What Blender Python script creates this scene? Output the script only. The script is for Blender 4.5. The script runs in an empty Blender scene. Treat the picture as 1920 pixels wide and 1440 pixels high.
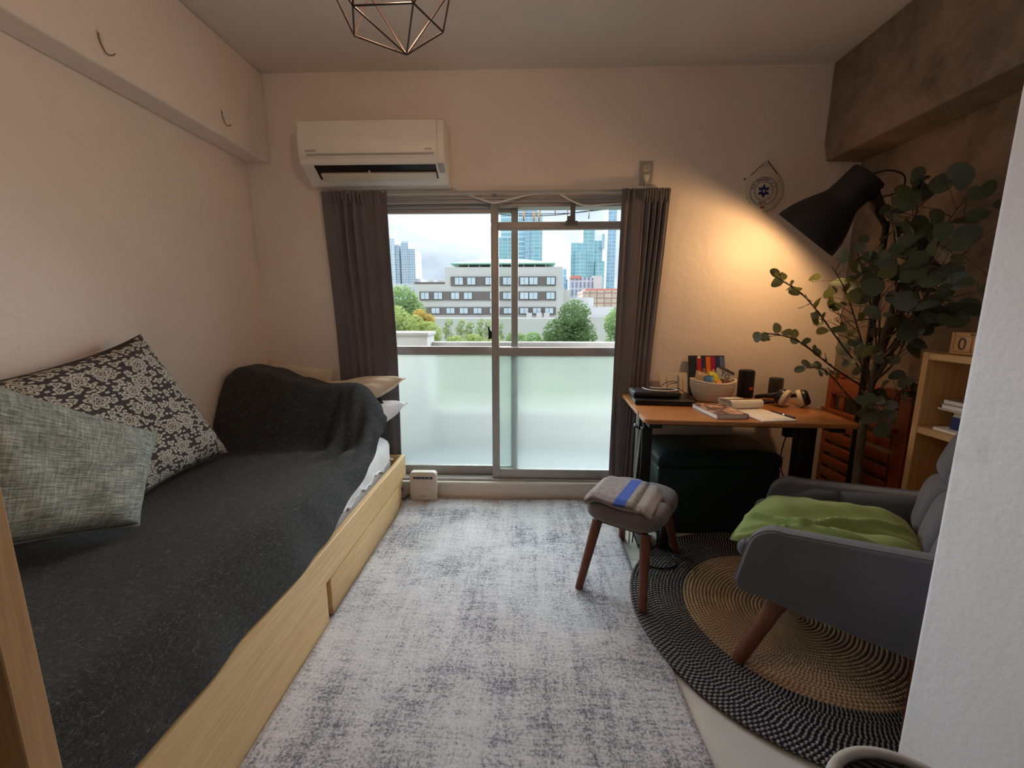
import bpy, bmesh, math, random
from mathutils import Vector, Matrix, Quaternion
PI = math.pi
random.seed(7)
scene = bpy.context.scene
C = scene.collection

# ------------------------------------------------------------------ camera
cam_d = bpy.data.cameras.new('camera'); cam = bpy.data.objects.new('camera', cam_d); C.objects.link(cam)
EYE = 1.192
cam.location = (0, 0, EYE)
cam.rotation_euler = (math.radians(90 - 9.75), 0, math.radians(1.8))
cam_d.sensor_width = 36.0
cam_d.lens = 36.0 * 780 / 1920
cam_d.clip_start = 0.02; cam_d.clip_end = 3000
scene.camera = cam

# ------------------------------------------------------------------ world: bright overcast sky
def lin(c):
    c = c / 255.0
    return c / 12.92 if c <= 0.04045 else ((c + 0.055) / 1.055) ** 2.4
def rgb(r, g, b): return (lin(r), lin(g), lin(b), 1.0)

world = bpy.data.worlds.new('overcast_sky'); scene.world = world; world.use_nodes = True
nt = world.node_tree; nt.nodes.clear()
def N(tree, kind, **kw):
    n = tree.nodes.new(kind)
    for k, v in kw.items(): setattr(n, k, v)
    return n
out = N(nt, 'ShaderNodeOutputWorld'); bg = N(nt, 'ShaderNodeBackground')
tc = N(nt, 'ShaderNodeTexCoord'); sep = N(nt, 'ShaderNodeSeparateXYZ')
nt.links.new(tc.outputs['Generated'], sep.inputs[0])
mr = N(nt, 'ShaderNodeMapRange'); mr.inputs[1].default_value = 0; mr.inputs[2].default_value = 1
mr.inputs[3].default_value = 1.0; mr.inputs[4].default_value = 3.0
nt.links.new(sep.outputs[2], mr.inputs[0])
mp = N(nt, 'ShaderNodeMapping'); mp.inputs['Scale'].default_value = (2.0, 2.0, 7.0)
nt.links.new(tc.outputs['Generated'], mp.inputs[0])
ns = N(nt, 'ShaderNodeTexNoise'); ns.inputs['Scale'].default_value = 1.6; ns.inputs['Detail'].default_value = 5
nt.links.new(mp.outputs[0], ns.inputs[0])
cr = N(nt, 'ShaderNodeValToRGB')
cr.color_ramp.elements[0].position = 0.38; cr.color_ramp.elements[0].color = (0.40, 0.48, 0.58, 1)
cr.color_ramp.elements[1].position = 0.62; cr.color_ramp.elements[1].color = (0.70, 0.76, 0.82, 1)
nt.links.new(ns.outputs[0], cr.inputs[0])
nt.links.new(cr.outputs[0], bg.inputs[0]); nt.links.new(mr.outputs[0], bg.inputs[1])
nt.links.new(bg.outputs[0], out.inputs[0])

# open cloudy sky on the balcony side: very soft daylight falling in through the balcony window
sun_d = bpy.data.lights.new('sky_daylight_offscreen', 'SUN'); sun_d.energy = 11.0; sun_d.angle = math.radians(100); sun_d.color = (0.90, 0.95, 1.0)
sun = bpy.data.objects.new('sky_daylight_offscreen', sun_d); C.objects.link(sun)
sun.rotation_euler = Vector((0.06, -0.85, -0.45)).to_track_quat('-Z', 'Y').to_euler()

vs = scene.view_settings
vs.view_transform = 'Standard'; vs.look = 'None'; vs.gamma = 1; vs.exposure = 0.45; vs.use_curve_mapping = False
try:
    cy = scene.cycles
    cy.use_denoising = True; cy.max_bounces = 8; cy.diffuse_bounces = 4; cy.glossy_bounces = 4
    cy.transmission_bounces = 8; cy.transparent_max_bounces = 16
    cy.caustics_reflective = False; cy.caustics_refractive = True; cy.sample_clamp_indirect = 4.0
except Exception:
    pass

# ------------------------------------------------------------------ materials
MATS = {}
def newmat(name):
    m = bpy.data.materials.new(name); m.use_nodes = True
    t = m.node_tree; b = t.nodes['Principled BSDF']
    MATS[name] = m
    return m, t, b
def L(t, a, b): t.links.new(a, b)
def coords(t, scale=(1, 1, 1), rot=(0, 0, 0), kind='Object'):
    c = N(t, 'ShaderNodeTexCoord'); m = N(t, 'ShaderNodeMapping')
    m.inputs['Scale'].default_value = scale; m.inputs['Rotation'].default_value = rot
    L(t, c.outputs[kind], m.inputs[0]); return m.outputs[0]
def noise(t, vec, scale, detail=3, rough=0.5, dist=0):
    n = N(t, 'ShaderNodeTexNoise'); n.inputs['Scale'].default_value = scale; n.inputs['Detail'].default_value = detail
    n.inputs['Roughness'].default_value = rough; n.inputs['Distortion'].default_value = dist
    if vec is not None: L(t, vec, n.inputs[0])
    return n.outputs[0]
def ramp(t, fac, stops, interp='LINEAR'):
    r = N(t, 'ShaderNodeValToRGB'); r.color_ramp.interpolation = interp
    e = r.color_ramp.elements
    while len(e) < len(stops): e.new(0.5)
    for i, (p, c) in enumerate(stops): e[i].position = p; e[i].color = c
    L(t, fac, r.inputs[0]); return r.outputs[0]
def math_(t, op, a, b=None):
    n = N(t, 'ShaderNodeMath', operation=op)
    for i, v in enumerate((a, b)):
        if v is None: continue
        if isinstance(v, (int, float)): n.inputs[i].default_value = v
        else: L(t, v, n.inputs[i])
    return n.outputs[0]
def mixc(t, fac, a, b, mode='MIX'):
    n = N(t, 'ShaderNodeMix', data_type='RGBA', blend_type=mode)
    for s, v in ((n.inputs[0], fac), (n.inputs[6], a), (n.inputs[7], b)):
        if isinstance(v, (int, float, tuple)): s.default_value = v
        else: L(t, v, s)
    return n.outputs[2]
def bump(t, b, height, strength=0.3, dist=0.01):
    n = N(t, 'ShaderNodeBump'); n.inputs['Strength'].default_value = strength; n.inputs['Distance'].default_value = dist
    L(t, height, n.inputs['Height']); L(t, n.outputs[0], b.inputs['Normal'])
def tint(c, k): return tuple(min(1, v * k) for v in c[:3]) + (1.0,)
def plain(name, c, rough=0.5, metal=0.0, var=0.07, vs_=9, bs=0, bstr=0.15, bdist=0.002, spec=0.5, sheen=0):
    m, t, b = newmat(name)
    v = coords(t)
    L(t, ramp(t, noise(t, v, vs_, 4), [(0.3, tint(c, 1 - var)), (0.7, tint(c, 1 + var))]), b.inputs['Base Color'])
    b.inputs['Roughness'].default_value = rough; b.inputs['Metallic'].default_value = metal
    b.inputs['Specular IOR Level'].default_value = spec
    if sheen:
        b.inputs['Sheen Weight'].default_value = sheen; b.inputs['Sheen Roughness'].default_value = 0.5
    if bs: bump(t, b, noise(t, v, bs, 4), bstr, bdist)
    return m
def fabric(name, c, c2=None, scale=700, rough=0.9, bstr=0.35, sheen=0.2):
    m, t, b = newmat(name)
    v = coords(t); c2 = c2 or tint(c, 1.25)
    base = ramp(t, noise(t, v, 6, 4), [(0.3, tint(c, 0.9)), (0.7, tint(c, 1.1))])
    fine = noise(t, v, scale, 2)
    L(t, mixc(t, math_(t, 'MULTIPLY', fine, 0.5), base, c2), b.inputs['Base Color'])
    b.inputs['Roughness'].default_value = rough; b.inputs['Specular IOR Level'].default_value = 0.2
    b.inputs['Sheen Weight'].default_value = sheen; b.inputs['Sheen Roughness'].default_value = 0.5
    bump(t, b, fine, bstr, 0.002)
    return m
def wood(name, c1, c2, scale=(1, 1, 1), rough=0.5, k=14):
    """grain runs along the axis whose scale is small"""
    m, t, b = newmat(name)
    v = coords(t, scale)
    g = noise(t, v, k, 6, 0.62, 0.6)
    g2 = noise(t, v, k * 5, 3, 0.6)
    col = ramp(t, g, [(0.32, c1), (0.5, tuple((a + b_) / 2 for a, b_ in zip(c1, c2))), (0.68, c2)])
    L(t, mixc(t, math_(t, 'MULTIPLY', g2, 0.22), col, tint(c1, 0.7)), b.inputs['Base Color'])
    b.inputs['Roughness'].default_value = rough
    bump(t, b, g2, 0.12, 0.001)
    return m
def plaster(name, c, rough=0.75, bscale=5, bstr=0.35):
    m, t, b = newmat(name)
    v = coords(t)
    stain = noise(t, v, 1.7, 5, 0.6)
    L(t, ramp(t, stain, [(0.28, tint(c, 0.93)), (0.6, c), (0.8, tint(c, 1.03))]), b.inputs['Base Color'])
    b.inputs['Roughness'].default_value = rough; b.inputs['Specular IOR Level'].default_value = 0.35
    h = math_(t, 'ADD', noise(t, v, bscale, 6, 0.6, 0.3), math_(t, 'MULTIPLY', noise(t, v, bscale * 7, 3), 0.25))
    bump(t, b, h, bstr, 0.012)
    return m

WHITE_WALL = plaster('plaster_white', rgb(238, 226, 216), 0.48, 7, 0.5)
CEIL = plaster('ceiling_paint', rgb(220, 214, 206), 0.85, 9, 0.1)
PILLAR = plaster('partition_plaster', rgb(228, 228, 232), 0.6, 4, 0.4)
m, t, b = newmat('partition_smudged')      # rough white plaster with a few grey smudges
v = coords(t)
sm = ramp(t, noise(t, v, 3.1, 6, 0.65), [(0.56, (0, 0, 0, 1)), (0.70, (1, 1, 1, 1))])
L(t, mixc(t, math_(t, 'MULTIPLY', sm, 0.45), rgb(226, 226, 231), rgb(150, 150, 152)), b.inputs['Base Color'])
b.inputs['Roughness'].default_value = 0.65
bump(t, b, math_(t, 'ADD', noise(t, v, 5, 6, 0.62, 0.2), math_(t, 'MULTIPLY', noise(t, v, 60, 3), 0.2)), 0.5, 0.012)
PILLAR = m
m, t, b = newmat('bare_concrete')
v = coords(t)
c1 = ramp(t, noise(t, v, 2.2, 7, 0.66, 0.8), [(0.3, rgb(92, 80, 70)), (0.5, rgb(128, 113, 100)), (0.72, rgb(160, 145, 130))])
c2 = ramp(t, noise(t, v, 7, 5, 0.7), [(0.35, rgb(84, 72, 62)), (0.6, rgb(150, 136, 122))])
L(t, mixc(t, 0.4, c1, c2), b.inputs['Base Color']); b.inputs['Roughness'].default_value = 0.8
bump(t, b, noise(t, v, 18, 6, 0.6), 0.4, 0.008)
CONCRETE = m
TILE = plain('floor_tile', rgb(206, 202, 194), 0.35, var=0.04, vs_=3)
GROUT = plain('grout', rgb(150, 148, 142), 0.8)
ALU = plain('aluminium', rgb(168, 164, 160), 0.42, 0.15, 0.05, 20)
ALU_D = plain('aluminium_dark', rgb(112, 110, 110), 0.45, 0.5, 0.05, 20)
WHITE_P = plain('white_plastic', rgb(233, 228, 218), 0.4, var=0.02)
CREAM_P = plain('cream_plastic', rgb(218, 208, 190), 0.45, var=0.03)
GREY_P = plain('grey_plastic', rgb(170, 168, 162), 0.5, var=0.03)
BLACK_P = plain('black_plastic', rgb(20, 20, 22), 0.35, var=0.1)
BLACK_M = plain('black_metal', rgb(22, 21, 22), 0.5, 0.3, 0.1)
BLACK_SH = plain('black_lacquer', rgb(30, 28, 32), 0.55, 0.0, 0.1, 20, bs=200, bstr=0.05)
CHROME = plain('chrome', rgb(210, 212, 215), 0.15, 1.0, 0.02)
BRASS_W = plain('bronze_wire', rgb(58, 40, 36), 0.4, 0.25, 0.1)
INK = plain('ink', rgb(60, 48, 44), 0.6)
INK_B = plain('ink_blue', rgb(24, 38, 110), 0.6)
WOOD_BED = wood('bed_oak', rgb(230, 197, 148), rgb(208, 170, 120), (6, 0.35, 6), 0.45)
WOOD_POST = wood('post_pine', rgb(206, 164, 116), rgb(186, 142, 96), (8, 8, 0.4), 0.5)
WOOD_SHELF = wood('shelf_pine', rgb(222, 178, 118), rgb(196, 148, 90), (7, 7, 0.5), 0.5)
WOOD_SHELF_Y = wood('shelf_pine_flat', rgb(222, 178, 118), rgb(196, 148, 90), (7, 0.5, 7), 0.5)
WOOD_DESK = wood('desk_acacia', rgb(150, 92, 48), rgb(184, 122, 66), (0.5, 6, 6), 0.32, 12)
WOOD_LEG = wood('walnut_leg', rgb(92, 50, 34), rgb(122, 70, 48), (9, 9, 0.6), 0.45)
WOOD_RED = wood('red_brown_wood', rgb(150, 74, 30), rgb(120, 54, 22), (6, 0.6, 6), 0.4)
WOOD_CAL = wood('calendar_wood', rgb(214, 168, 112), rgb(196, 146, 92), (5, 1, 5), 0.5)
BARK = plain('bark', rgb(112, 98, 82), 0.85, var=0.25, vs_=30, bs=80, bstr=0.5, bdist=0.004)
TWIG = plain('twig', rgb(74, 50, 40), 0.7, var=0.2)
CURT = fabric('curtain_taupe', rgb(106, 100, 103), rgb(124, 118, 120), 900, 0.9, 0.2, 0.15)
GREY_F = fabric('chair_grey', rgb(84, 85, 91), rgb(106, 107, 113), 800, 0.95, 0.3, 0.25)
STOOL_F = fabric('stool_taupe', rgb(98, 90, 88), rgb(120, 111, 107), 800, 0.95, 0.3, 0.25)
LIME_F = fabric('lime_linen', rgb(122, 140, 80), rgb(140, 156, 96), 500, 0.9, 0.3, 0.15)
WHITE_F = fabric('white_cotton', rgb(232, 233, 238), rgb(240, 240, 244), 500, 0.9, 0.2, 0.1)
CREAM_F = fabric('cream_cotton', rgb(222, 208, 184), rgb(234, 222, 200), 500, 0.9, 0.2, 0.1)
BENCH_F = fabric('bench_green_leather', rgb(34, 52, 52), rgb(44, 62, 62), 300, 0.5, 0.2, 0.0)
PAPER = plain('paper', rgb(238, 230, 216), 0.8, var=0.02)
SKIN_BOOK = plain('book_slate', rgb(92, 92, 104), 0.6)

m, t, b = newmat('wool_blanket')
v = coords(t); vf = coords(t, (1, 0.35, 1), (0, 0, 0.5)); vf2 = coords(t, (0.35, 1, 1), (0, 0, -0.3))
fib = math_(t, 'MAXIMUM', noise(t, vf, 170, 6, 0.8, 1.6), noise(t, vf2, 150, 6, 0.8, 1.6))
L(t, ramp(t, fib, [(0.48, rgb(36, 37, 38)), (0.58, rgb(58, 59, 60)), (0.71, rgb(134, 136, 136))]), b.inputs['Base Color'])
b.inputs['Roughness'].default_value = 1; b.inputs['Specular IOR Level'].default_value = 0.1
b.inputs['Sheen Weight'].default_value = 0.12; b.inputs['Sheen Roughness'].default_value = 0.6
bump(t, b, fib, 0.6, 0.006)
BLANKET = m

m, t, b = newmat('sage_weave')
v1 = coords(t, (1.2, 14, 1), kind='UV'); v2 = coords(t, (14, 1.2, 1), kind='UV'); vu = coords(t, kind='UV')
n1 = noise(t, v1, 7, 5, 0.7); n2 = noise(t, v2, 6, 5, 0.7); n3 = noise(t, vu, 160, 2)
s_ = math_(t, 'ADD', math_(t, 'MULTIPLY', n1, 0.62), math_(t, 'MULTIPLY', n2, 0.38))
col = ramp(t, s_, [(0.40, rgb(100, 104, 96)), (0.5, rgb(146, 151, 142)), (0.60, rgb(196, 198, 190))])
L(t, mixc(t, math_(t, 'MULTIPLY', n3, 0.3), col, rgb(84, 90, 80)), b.inputs['Base Color'])
b.inputs['Roughness'].default_value = 0.95; b.inputs['Specular IOR Level'].default_value = 0.15
bump(t, b, math_(t, 'ADD', s_, math_(t, 'MULTIPLY', n3, 0.4)), 0.5, 0.004)
SAGE = m

def flower_layer(t, vec, scale, petals, size):
    """white outlined flowers on every cell of a Voronoi lattice"""
    vo = N(t, 'ShaderNodeTexVoronoi', voronoi_dimensions='2D'); vo.inputs['Scale'].default_value = scale
    vo.inputs['Randomness'].default_value = 0.55
    L(t, vec, vo.inputs['Vector'])
    sub = N(t, 'ShaderNodeVectorMath', operation='SUBTRACT'); L(t, vec, sub.inputs[0]); L(t, vo.outputs['Position'], sub.inputs[1])
    sx = N(t, 'ShaderNodeSeparateXYZ'); L(t, sub.outputs[0], sx.inputs[0])
    ang = math_(t, 'ARCTAN2', sx.outputs[1], sx.outputs[0])
    pet = math_(t, 'COSINE', math_(t, 'MULTIPLY', ang, petals))
    rad = math_(t, 'ADD', math_(t, 'MULTIPLY', pet, 0.22 * size), 0.78 * size)
    q = math_(t, 'DIVIDE', vo.outputs['Distance'], rad)
    return q
m, t, b = newmat('floral_print')
vu = coords(t, kind='UV')
q1 = flower_layer(t, vu, 6.0, 5, 0.40); q2 = flower_layer(t, vu, 15.0, 3, 0.42); q3 = flower_layer(t, vu, 26.0, 2, 0.36)
W1 = (1, 1, 1, 1); K0 = (0, 0, 0, 1)
f1 = ramp(t, q1, [(0.0, K0), (0.13, W1), (0.25, K0), (0.38, W1), (0.62, K0), (0.72, W1), (0.94, K0)], 'CONSTANT')
f2 = ramp(t, q2, [(0.0, W1), (0.2, K0), (0.42, W1), (0.9, K0)], 'CONSTANT')
f3 = ramp(t, q3, [(0.0, W1), (0.85, K0)], 'CONSTANT')
inside = ramp(t, q1, [(0.0, W1), (1.02, K0)], 'CONSTANT')
in2 = ramp(t, q2, [(0.0, W1), (1.0, K0)], 'CONSTANT')
o1 = mixc(t, in2, f3, f2); pat = mixc(t, inside, o1, f1)
L(t, mixc(t, pat, rgb(72, 66, 66), rgb(190, 184, 170)), b.inputs['Base Color'])
b.inputs['Roughness'].default_value = 0.9; b.inputs['Specular IOR Level'].default_value = 0.15
bump(t, b, noise(t, vu, 200, 2), 0.2, 0.002)
FLORAL = m

m, t, b = newmat('distressed_rug')
v = coords(t); vx = coords(t, (0.35, 2.6, 1)); vy = coords(t, (2.6, 0.35, 1))
big = noise(t, v, 2.0, 4, 0.6, 0.5)
fx = noise(t, vx, 34, 7, 0.8); fy = noise(t, vy, 26, 7, 0.8); fine = noise(t, v, 120, 4, 0.75)
vl = coords(t, (5.0, 0.5, 1)); long_ = noise(t, vl, 3.0, 5, 0.6)
st = math_(t, 'ADD', math_(t, 'MULTIPLY', fx, 0.26), math_(t, 'MULTIPLY', fy, 0.16))
st = math_(t, 'ADD', st, math_(t, 'MULTIPLY', big, 0.26))
st = math_(t, 'ADD', st, math_(t, 'MULTIPLY', fine, 0.36))
st = math_(t, 'ADD', st, math_(t, 'MULTIPLY', long_, 0.13))
col = ramp(t, st, [(0.505, rgb(106, 106, 117)), (0.547, rgb(152, 151, 159)), (0.583, rgb(194, 193, 198)), (0.68, rgb(220, 218, 220))])
warm = noise(t, v, 1.3, 3)
L(t, mixc(t, math_(t, 'MULTIPLY', ramp(t, warm, [(0.5, K0), (0.7, W1)]), 0.35), col, mixc(t, 1.0, col, rgb(232, 220, 200), 'MULTIPLY')), b.inputs['Base Color'])
b.inputs['Roughness'].default_value = 0.95; b.inputs['Specular IOR Level'].default_value = 0.15
b.inputs['Sheen Weight'].default_value = 0.15
bump(t, b, math_(t, 'ADD', st, math_(t, 'MULTIPLY', fine, 0.5)), 0.45, 0.006)
RUG = m

def braid(name, cols, n):
    m, t, b = newmat(name)
    c = N(t, 'ShaderNodeTexCoord'); sx = N(t, 'ShaderNodeSeparateXYZ'); L(t, c.outputs['Object'], sx.inputs[0])
    a = math_(t, 'ARCTAN2', sx.outputs[1], sx.outputs[0])
    r = math_(t, 'SQRT', math_(t, 'ADD', math_(t, 'MULTIPLY', sx.outputs[0], sx.outputs[0]), math_(t, 'MULTIPLY', sx.outputs[1], sx.outputs[1])))
    ring = math_(t, 'FLOOR', math_(t, 'DIVIDE', r, 0.0135))
    wn = N(t, 'ShaderNodeTexWhiteNoise', noise_dimensions='1D'); L(t, ring, wn.inputs['W'])
    ph = math_(t, 'ADD', math_(t, 'MULTIPLY', a, n), math_(t, 'MULTIPLY', wn.outputs[0], 6.28))
    skew = math_(t, 'ADD', ph, math_(t, 'MULTIPLY', r, 150.0))
    w = math_(t, 'ADD', math_(t, 'MULTIPLY', math_(t, 'SINE', skew), 0.5), 0.5)
    nz = noise(t, coords(t), 120, 2)
    f = math_(t, 'ADD', math_(t, 'MULTIPLY', w, 0.75), math_(t, 'MULTIPLY', nz, 0.25))
    L(t, ramp(t, f, cols), b.inputs['Base Color']); b.inputs['Roughness'].default_value = 0.95
    b.inputs['Specular IOR Level'].default_value = 0.1
    bump(t, b, w, 0.4, 0.004)
    return m
JUTE = braid('jute_braid', [(0.2, rgb(150, 124, 96)), (0.6, rgb(188, 160, 128)), (0.9, rgb(204, 178, 148))], 170)
DARK_BRAID = braid('charcoal_white_braid', [(0.30, rgb(40, 39, 45)), (0.55, rgb(72, 70, 76)), (0.74, rgb(140, 138, 136)), (0.95, rgb(176, 172, 168))], 230)

m, t, b = newmat('clear_glass')
t.nodes.remove(b); o = t.nodes['Material Output']
tr = N(t, 'ShaderNodeBsdfTransparent'); tr.inputs[0].default_value = (0.97, 0.985, 0.98, 1)
gl = N(t, 'ShaderNodeBsdfGlossy'); gl.inputs['Roughness'].default_value = 0.02
mx = N(t, 'ShaderNodeMixShader'); mx.inputs[0].default_value = 0.03
L(t, tr.outputs[0], mx.inputs[1]); L(t, gl.outputs[0], mx.inputs[2]); L(t, mx.outputs[0], o.inputs[0])
GLASS = m
m, t, b = newmat('frosted_glass')
t.nodes.remove(b); o = t.nodes['Material Output']
vv = coords(t)
tl = N(t, 'ShaderNodeBsdfTranslucent'); tl.inputs[0].default_value = (0.70, 0.75, 0.73, 1)
rf = N(t, 'ShaderNodeBsdfRefraction'); rf.inputs['Roughness'].default_value = 0.30; rf.inputs['IOR'].default_value = 1.28
rf.inputs[0].default_value = (0.80, 0.84, 0.81, 1)
bm_ = N(t, 'ShaderNodeBump'); bm_.inputs['Strength'].default_value = 0.35; bm_.inputs['Distance'].default_value = 0.004
L(t, noise(t, vv, 130, 2), bm_.inputs['Height']); L(t, bm_.outputs[0], rf.inputs['Normal'])
mx = N(t, 'ShaderNodeMixShader'); mx.inputs[0].default_value = 0.86
L(t, tl.outputs[0], mx.inputs[1]); L(t, rf.outputs[0], mx.inputs[2]); L(t, mx.outputs[0], o.inputs[0])
FROST = m
def emit(name, c, s):
    m, t, b = newmat(name)
    b.inputs['Base Color'].default_value = c; b.inputs['Emission Color'].default_value = c; b.inputs['Emission Strength'].default_value = s
    return m
def leafmat(name, c, c2):
    m, t, b = newmat(name)
    oi = N(t, 'ShaderNodeObjectInfo')
    base = ramp(t, oi.outputs['Random'], [(0.0, c), (1.0, c2)])
    L(t, mixc(t, math_(t, 'MULTIPLY', noise(t, coords(t), 60, 3), 0.3), base, tint(c, 0.7)), b.inputs['Base Color'])
    b.inputs['Roughness'].default_value = 0.55; b.inputs['Specular IOR Level'].default_value = 0.3
    o = t.nodes['Material Output']; tl = N(t, 'ShaderNodeBsdfTranslucent'); tl.inputs[0].default_value = rgb(140, 146, 80)
    mx = N(t, 'ShaderNodeMixShader'); mx.inputs[0].default_value = 0.15
    L(t, b.outputs[0], mx.inputs[1]); L(t, tl.outputs[0], mx.inputs[2]); L(t, mx.outputs[0], o.inputs[0])
    return m
LEAF_A = leafmat('eucalyptus_leaf', rgb(62, 74, 62), rgb(98, 108, 92))
LEAF_B = leafmat('eucalyptus_leaf_blue', rgb(82, 96, 92), rgb(116, 126, 118))
LEAF_C = leafmat('eucalyptus_leaf_olive', rgb(86, 90, 68), rgb(112, 114, 90))

# ------------------------------------------------------------------ geometry helpers
def bm_new(): return bmesh.new()
def bx(bm, x0, x1, y0, y1, z0, z1, bev=0.0, seg=2):
    r = bmesh.ops.create_cube(bm, size=1.0)
    vs_ = r['verts']
    for v in vs_:
        v.co = Vector(((x0 + x1) / 2 + v.co.x * (x1 - x0), (y0 + y1) / 2 + v.co.y * (y1 - y0), (z0 + z1) / 2 + v.co.z * (z1 - z0)))
    if bev > 0:
        es = list({e for v in vs_ for e in v.link_edges})
        bmesh.ops.bevel(bm, geom=es, offset=bev, segments=seg, affect='EDGES', profile=0.5)
    return bm
def box(x0, x1, y0, y1, z0, z1, bev=0.0, seg=2): return bx(bm_new(), x0, x1, y0, y1, z0, z1, bev, seg)
def prism(pts, a0, a1, plane='XZ', bev=0.0, seg=2, bm=None):
    """polygon pts in the named plane, extruded along the third axis from a0 to a1"""
    bm = bm or bm_new()
    def mk(p, a):
        if plane == 'XZ': return (p[0], a, p[1])
        if plane == 'YZ': return (a, p[0], p[1])
        return (p[0], p[1], a)
    n = len(pts)
    A = [bm.verts.new(mk(p, a0)) for p in pts]; B = [bm.verts.new(mk(p, a1)) for p in pts]
    fs = [bm.faces.new(A), bm.faces.new(B[::-1])]
    for i in range(n): fs.append(bm.faces.new((A[i], B[i], B[(i + 1) % n], A[(i + 1) % n])))
    bmesh.ops.recalc_face_normals(bm, faces=fs)
    if bev > 0:
        es = list({e for f in fs for e in f.edges})
        bmesh.ops.bevel(bm, geom=es, offset=bev, segments=seg, affect='EDGES', profile=0.5)
    return bm
def tube(pts, rad, sides=8, bm=None, closed=False):
    bm = bm or bm_new()
    P_ = [Vector(p) for p in pts]; n = len(P_)
    if not isinstance(rad, (list, tuple)): rad = [rad] * n
    rings = []; prev = None
    for i, p in enumerate(P_):
        if closed: d = P_[(i + 1) % n] - P_[i - 1]
        else: d = (P_[min(i + 1, n - 1)] - P_[max(i - 1, 0)])
        d.normalize()
        if prev is None:
            a = Vector((0, 0, 1)) if abs(d.z) < 0.9 else Vector((1, 0, 0))
            u = d.cross(a).normalized()
        else:
            u = (prev - d * prev.dot(d)).normalized()
        prev = u; w = d.cross(u)
        rings.append([bm.verts.new(p + (u * math.cos(2 * PI * k / sides) + w * math.sin(2 * PI * k / sides)) * rad[i]) for k in range(sides)])
    m_ = n if closed else n - 1
    for i in range(m_):
        a, b = rings[i], rings[(i + 1) % n]
        for k in range(sides):
            bm.faces.new((a[k], a[(k + 1) % sides], b[(k + 1) % sides], b[k]))
    if not closed:
        bm.faces.new(rings[0][::-1]); bm.faces.new(rings[-1])
    return bm
def spline(pts, n=8):
    """Catmull-Rom through pts"""
    P_ = [Vector(p) for p in pts]; out_ = []
    for i in range(len(P_) - 1):
        p0 = P_[max(i - 1, 0)]; p1 = P_[i]; p2 = P_[i + 1]; p3 = P_[min(i + 2, len(P_) - 1)]
        for k in range(n):
            s = k / n
            out_.append(0.5 * ((2 * p1) + (p2 - p0) * s + (2 * p0 - 5 * p1 + 4 * p2 - p3) * s * s + (3 * p1 - p0 - 3 * p2 + p3) * s ** 3))
    out_.append(P_[-1]); return out_
def lathe(prof, seg=32, bm=None, cap=True):
    bm = bm or bm_new(); rings = []
    for r, z in prof:
        rings.append([bm.verts.new((r * math.cos(2 * PI * k / seg), r * math.sin(2 * PI * k / seg), z)) for k in range(seg)])
    for i in range(len(prof) - 1):
        for k in range(seg):
            bm.faces.new((rings[i][k], rings[i][(k + 1) % seg], rings[i + 1][(k + 1) % seg], rings[i + 1][k]))
    if cap:
        bm.faces.new(rings[0][::-1]); bm.faces.new(rings[-1])
    bmesh.ops.recalc_face_normals(bm, faces=bm.faces[:])
    return bm
def grid(fn, nu, nv, bm=None, uv=True):
    bm = bm or bm_new()
    V_ = [[bm.verts.new(fn(i / nu, j / nv)) for j in range(nv + 1)] for i in range(nu + 1)]
    ul = bm.loops.layers.uv.verify() if uv else None
    for i in range(nu):
        for j in range(nv):
            f = bm.faces.new((V_[i][j], V_[i + 1][j], V_[i + 1][j + 1], V_[i][j + 1]))
            if uv:
                for lp, (a, b) in zip(f.loops, ((i, j), (i + 1, j), (i + 1, j + 1), (i, j + 1))): lp[ul].uv = (a / nu, b / nv)
    return bm
def obj(name, bm, mat, parent=None, smooth=True, angle=38, loc=None, rot=None, solid=0):
    me = bpy.data.meshes.new(name)
    if solid:
        bmesh.ops.recalc_face_normals(bm, faces=bm.faces[:])
    bm.to_mesh(me); bm.free()
    me.materials.append(mat)
    if smooth:
        me.polygons.foreach_set('use_smooth', [True] * len(me.polygons))
        me.set_sharp_from_angle(angle=math.radians(angle))
    o = bpy.data.objects.new(name, me); C.objects.link(o)
    if parent: o.parent = parent
    if loc: o.location = loc
    if rot: o.rotation_euler = rot
    if solid:
        s = o.modifiers.new('solid', 'SOLIDIFY'); s.thickness = solid; s.offset = -1
    return o
def inst(name, src, parent=None, loc=(0, 0, 0), rot=(0, 0, 0), scale=None):
    o = bpy.data.objects.new(name, src.data); C.objects.link(o)
    if parent: o.parent = parent
    o.location = loc; o.rotation_euler = rot
    if scale: o.scale = scale
    return o
def tag(o, label=None, cat=None, group=None, kind=None):
    if label: o['label'] = label
    if cat: o['category'] = cat
    if group: o['group'] = group
    if kind: o['kind'] = kind
    return o
def thing(name, label, cat, loc=(0, 0, 0), rotz=0.0, group=None):
    o = bpy.data.objects.new(name, None); C.objects.link(o)
    o.empty_display_size = 0.1
    o.location = loc; o.rotation_euler = (0, 0, rotz)
    return tag(o, label, cat, group)
def struct(name, bm, mat, label=None, parent=None, smooth=False):
    o = obj(name, bm, mat, parent, smooth)
    o['kind'] = 'structure'
    if label: o['label'] = label
    return o
def textmesh(body, size, extrude=0.0006, align='CENTER'):
    cu = bpy.data.curves.new('txt', 'FONT'); cu.body = body; cu.size = size; cu.extrude = extrude
    cu.align_x = align; cu.align_y = 'CENTER'; cu.resolution_u = 3
    o = bpy.data.objects.new('txt', cu); C.objects.link(o)
    dg = bpy.context.evaluated_depsgraph_get(); dg.update()
    me = bpy.data.meshes.new_from_object(o.evaluated_get(dg))
    bm = bm_new(); bm.from_mesh(me)
    bpy.data.objects.remove(o); bpy.data.meshes.remove(me); bpy.data.curves.remove(cu)
    return bm
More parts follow.
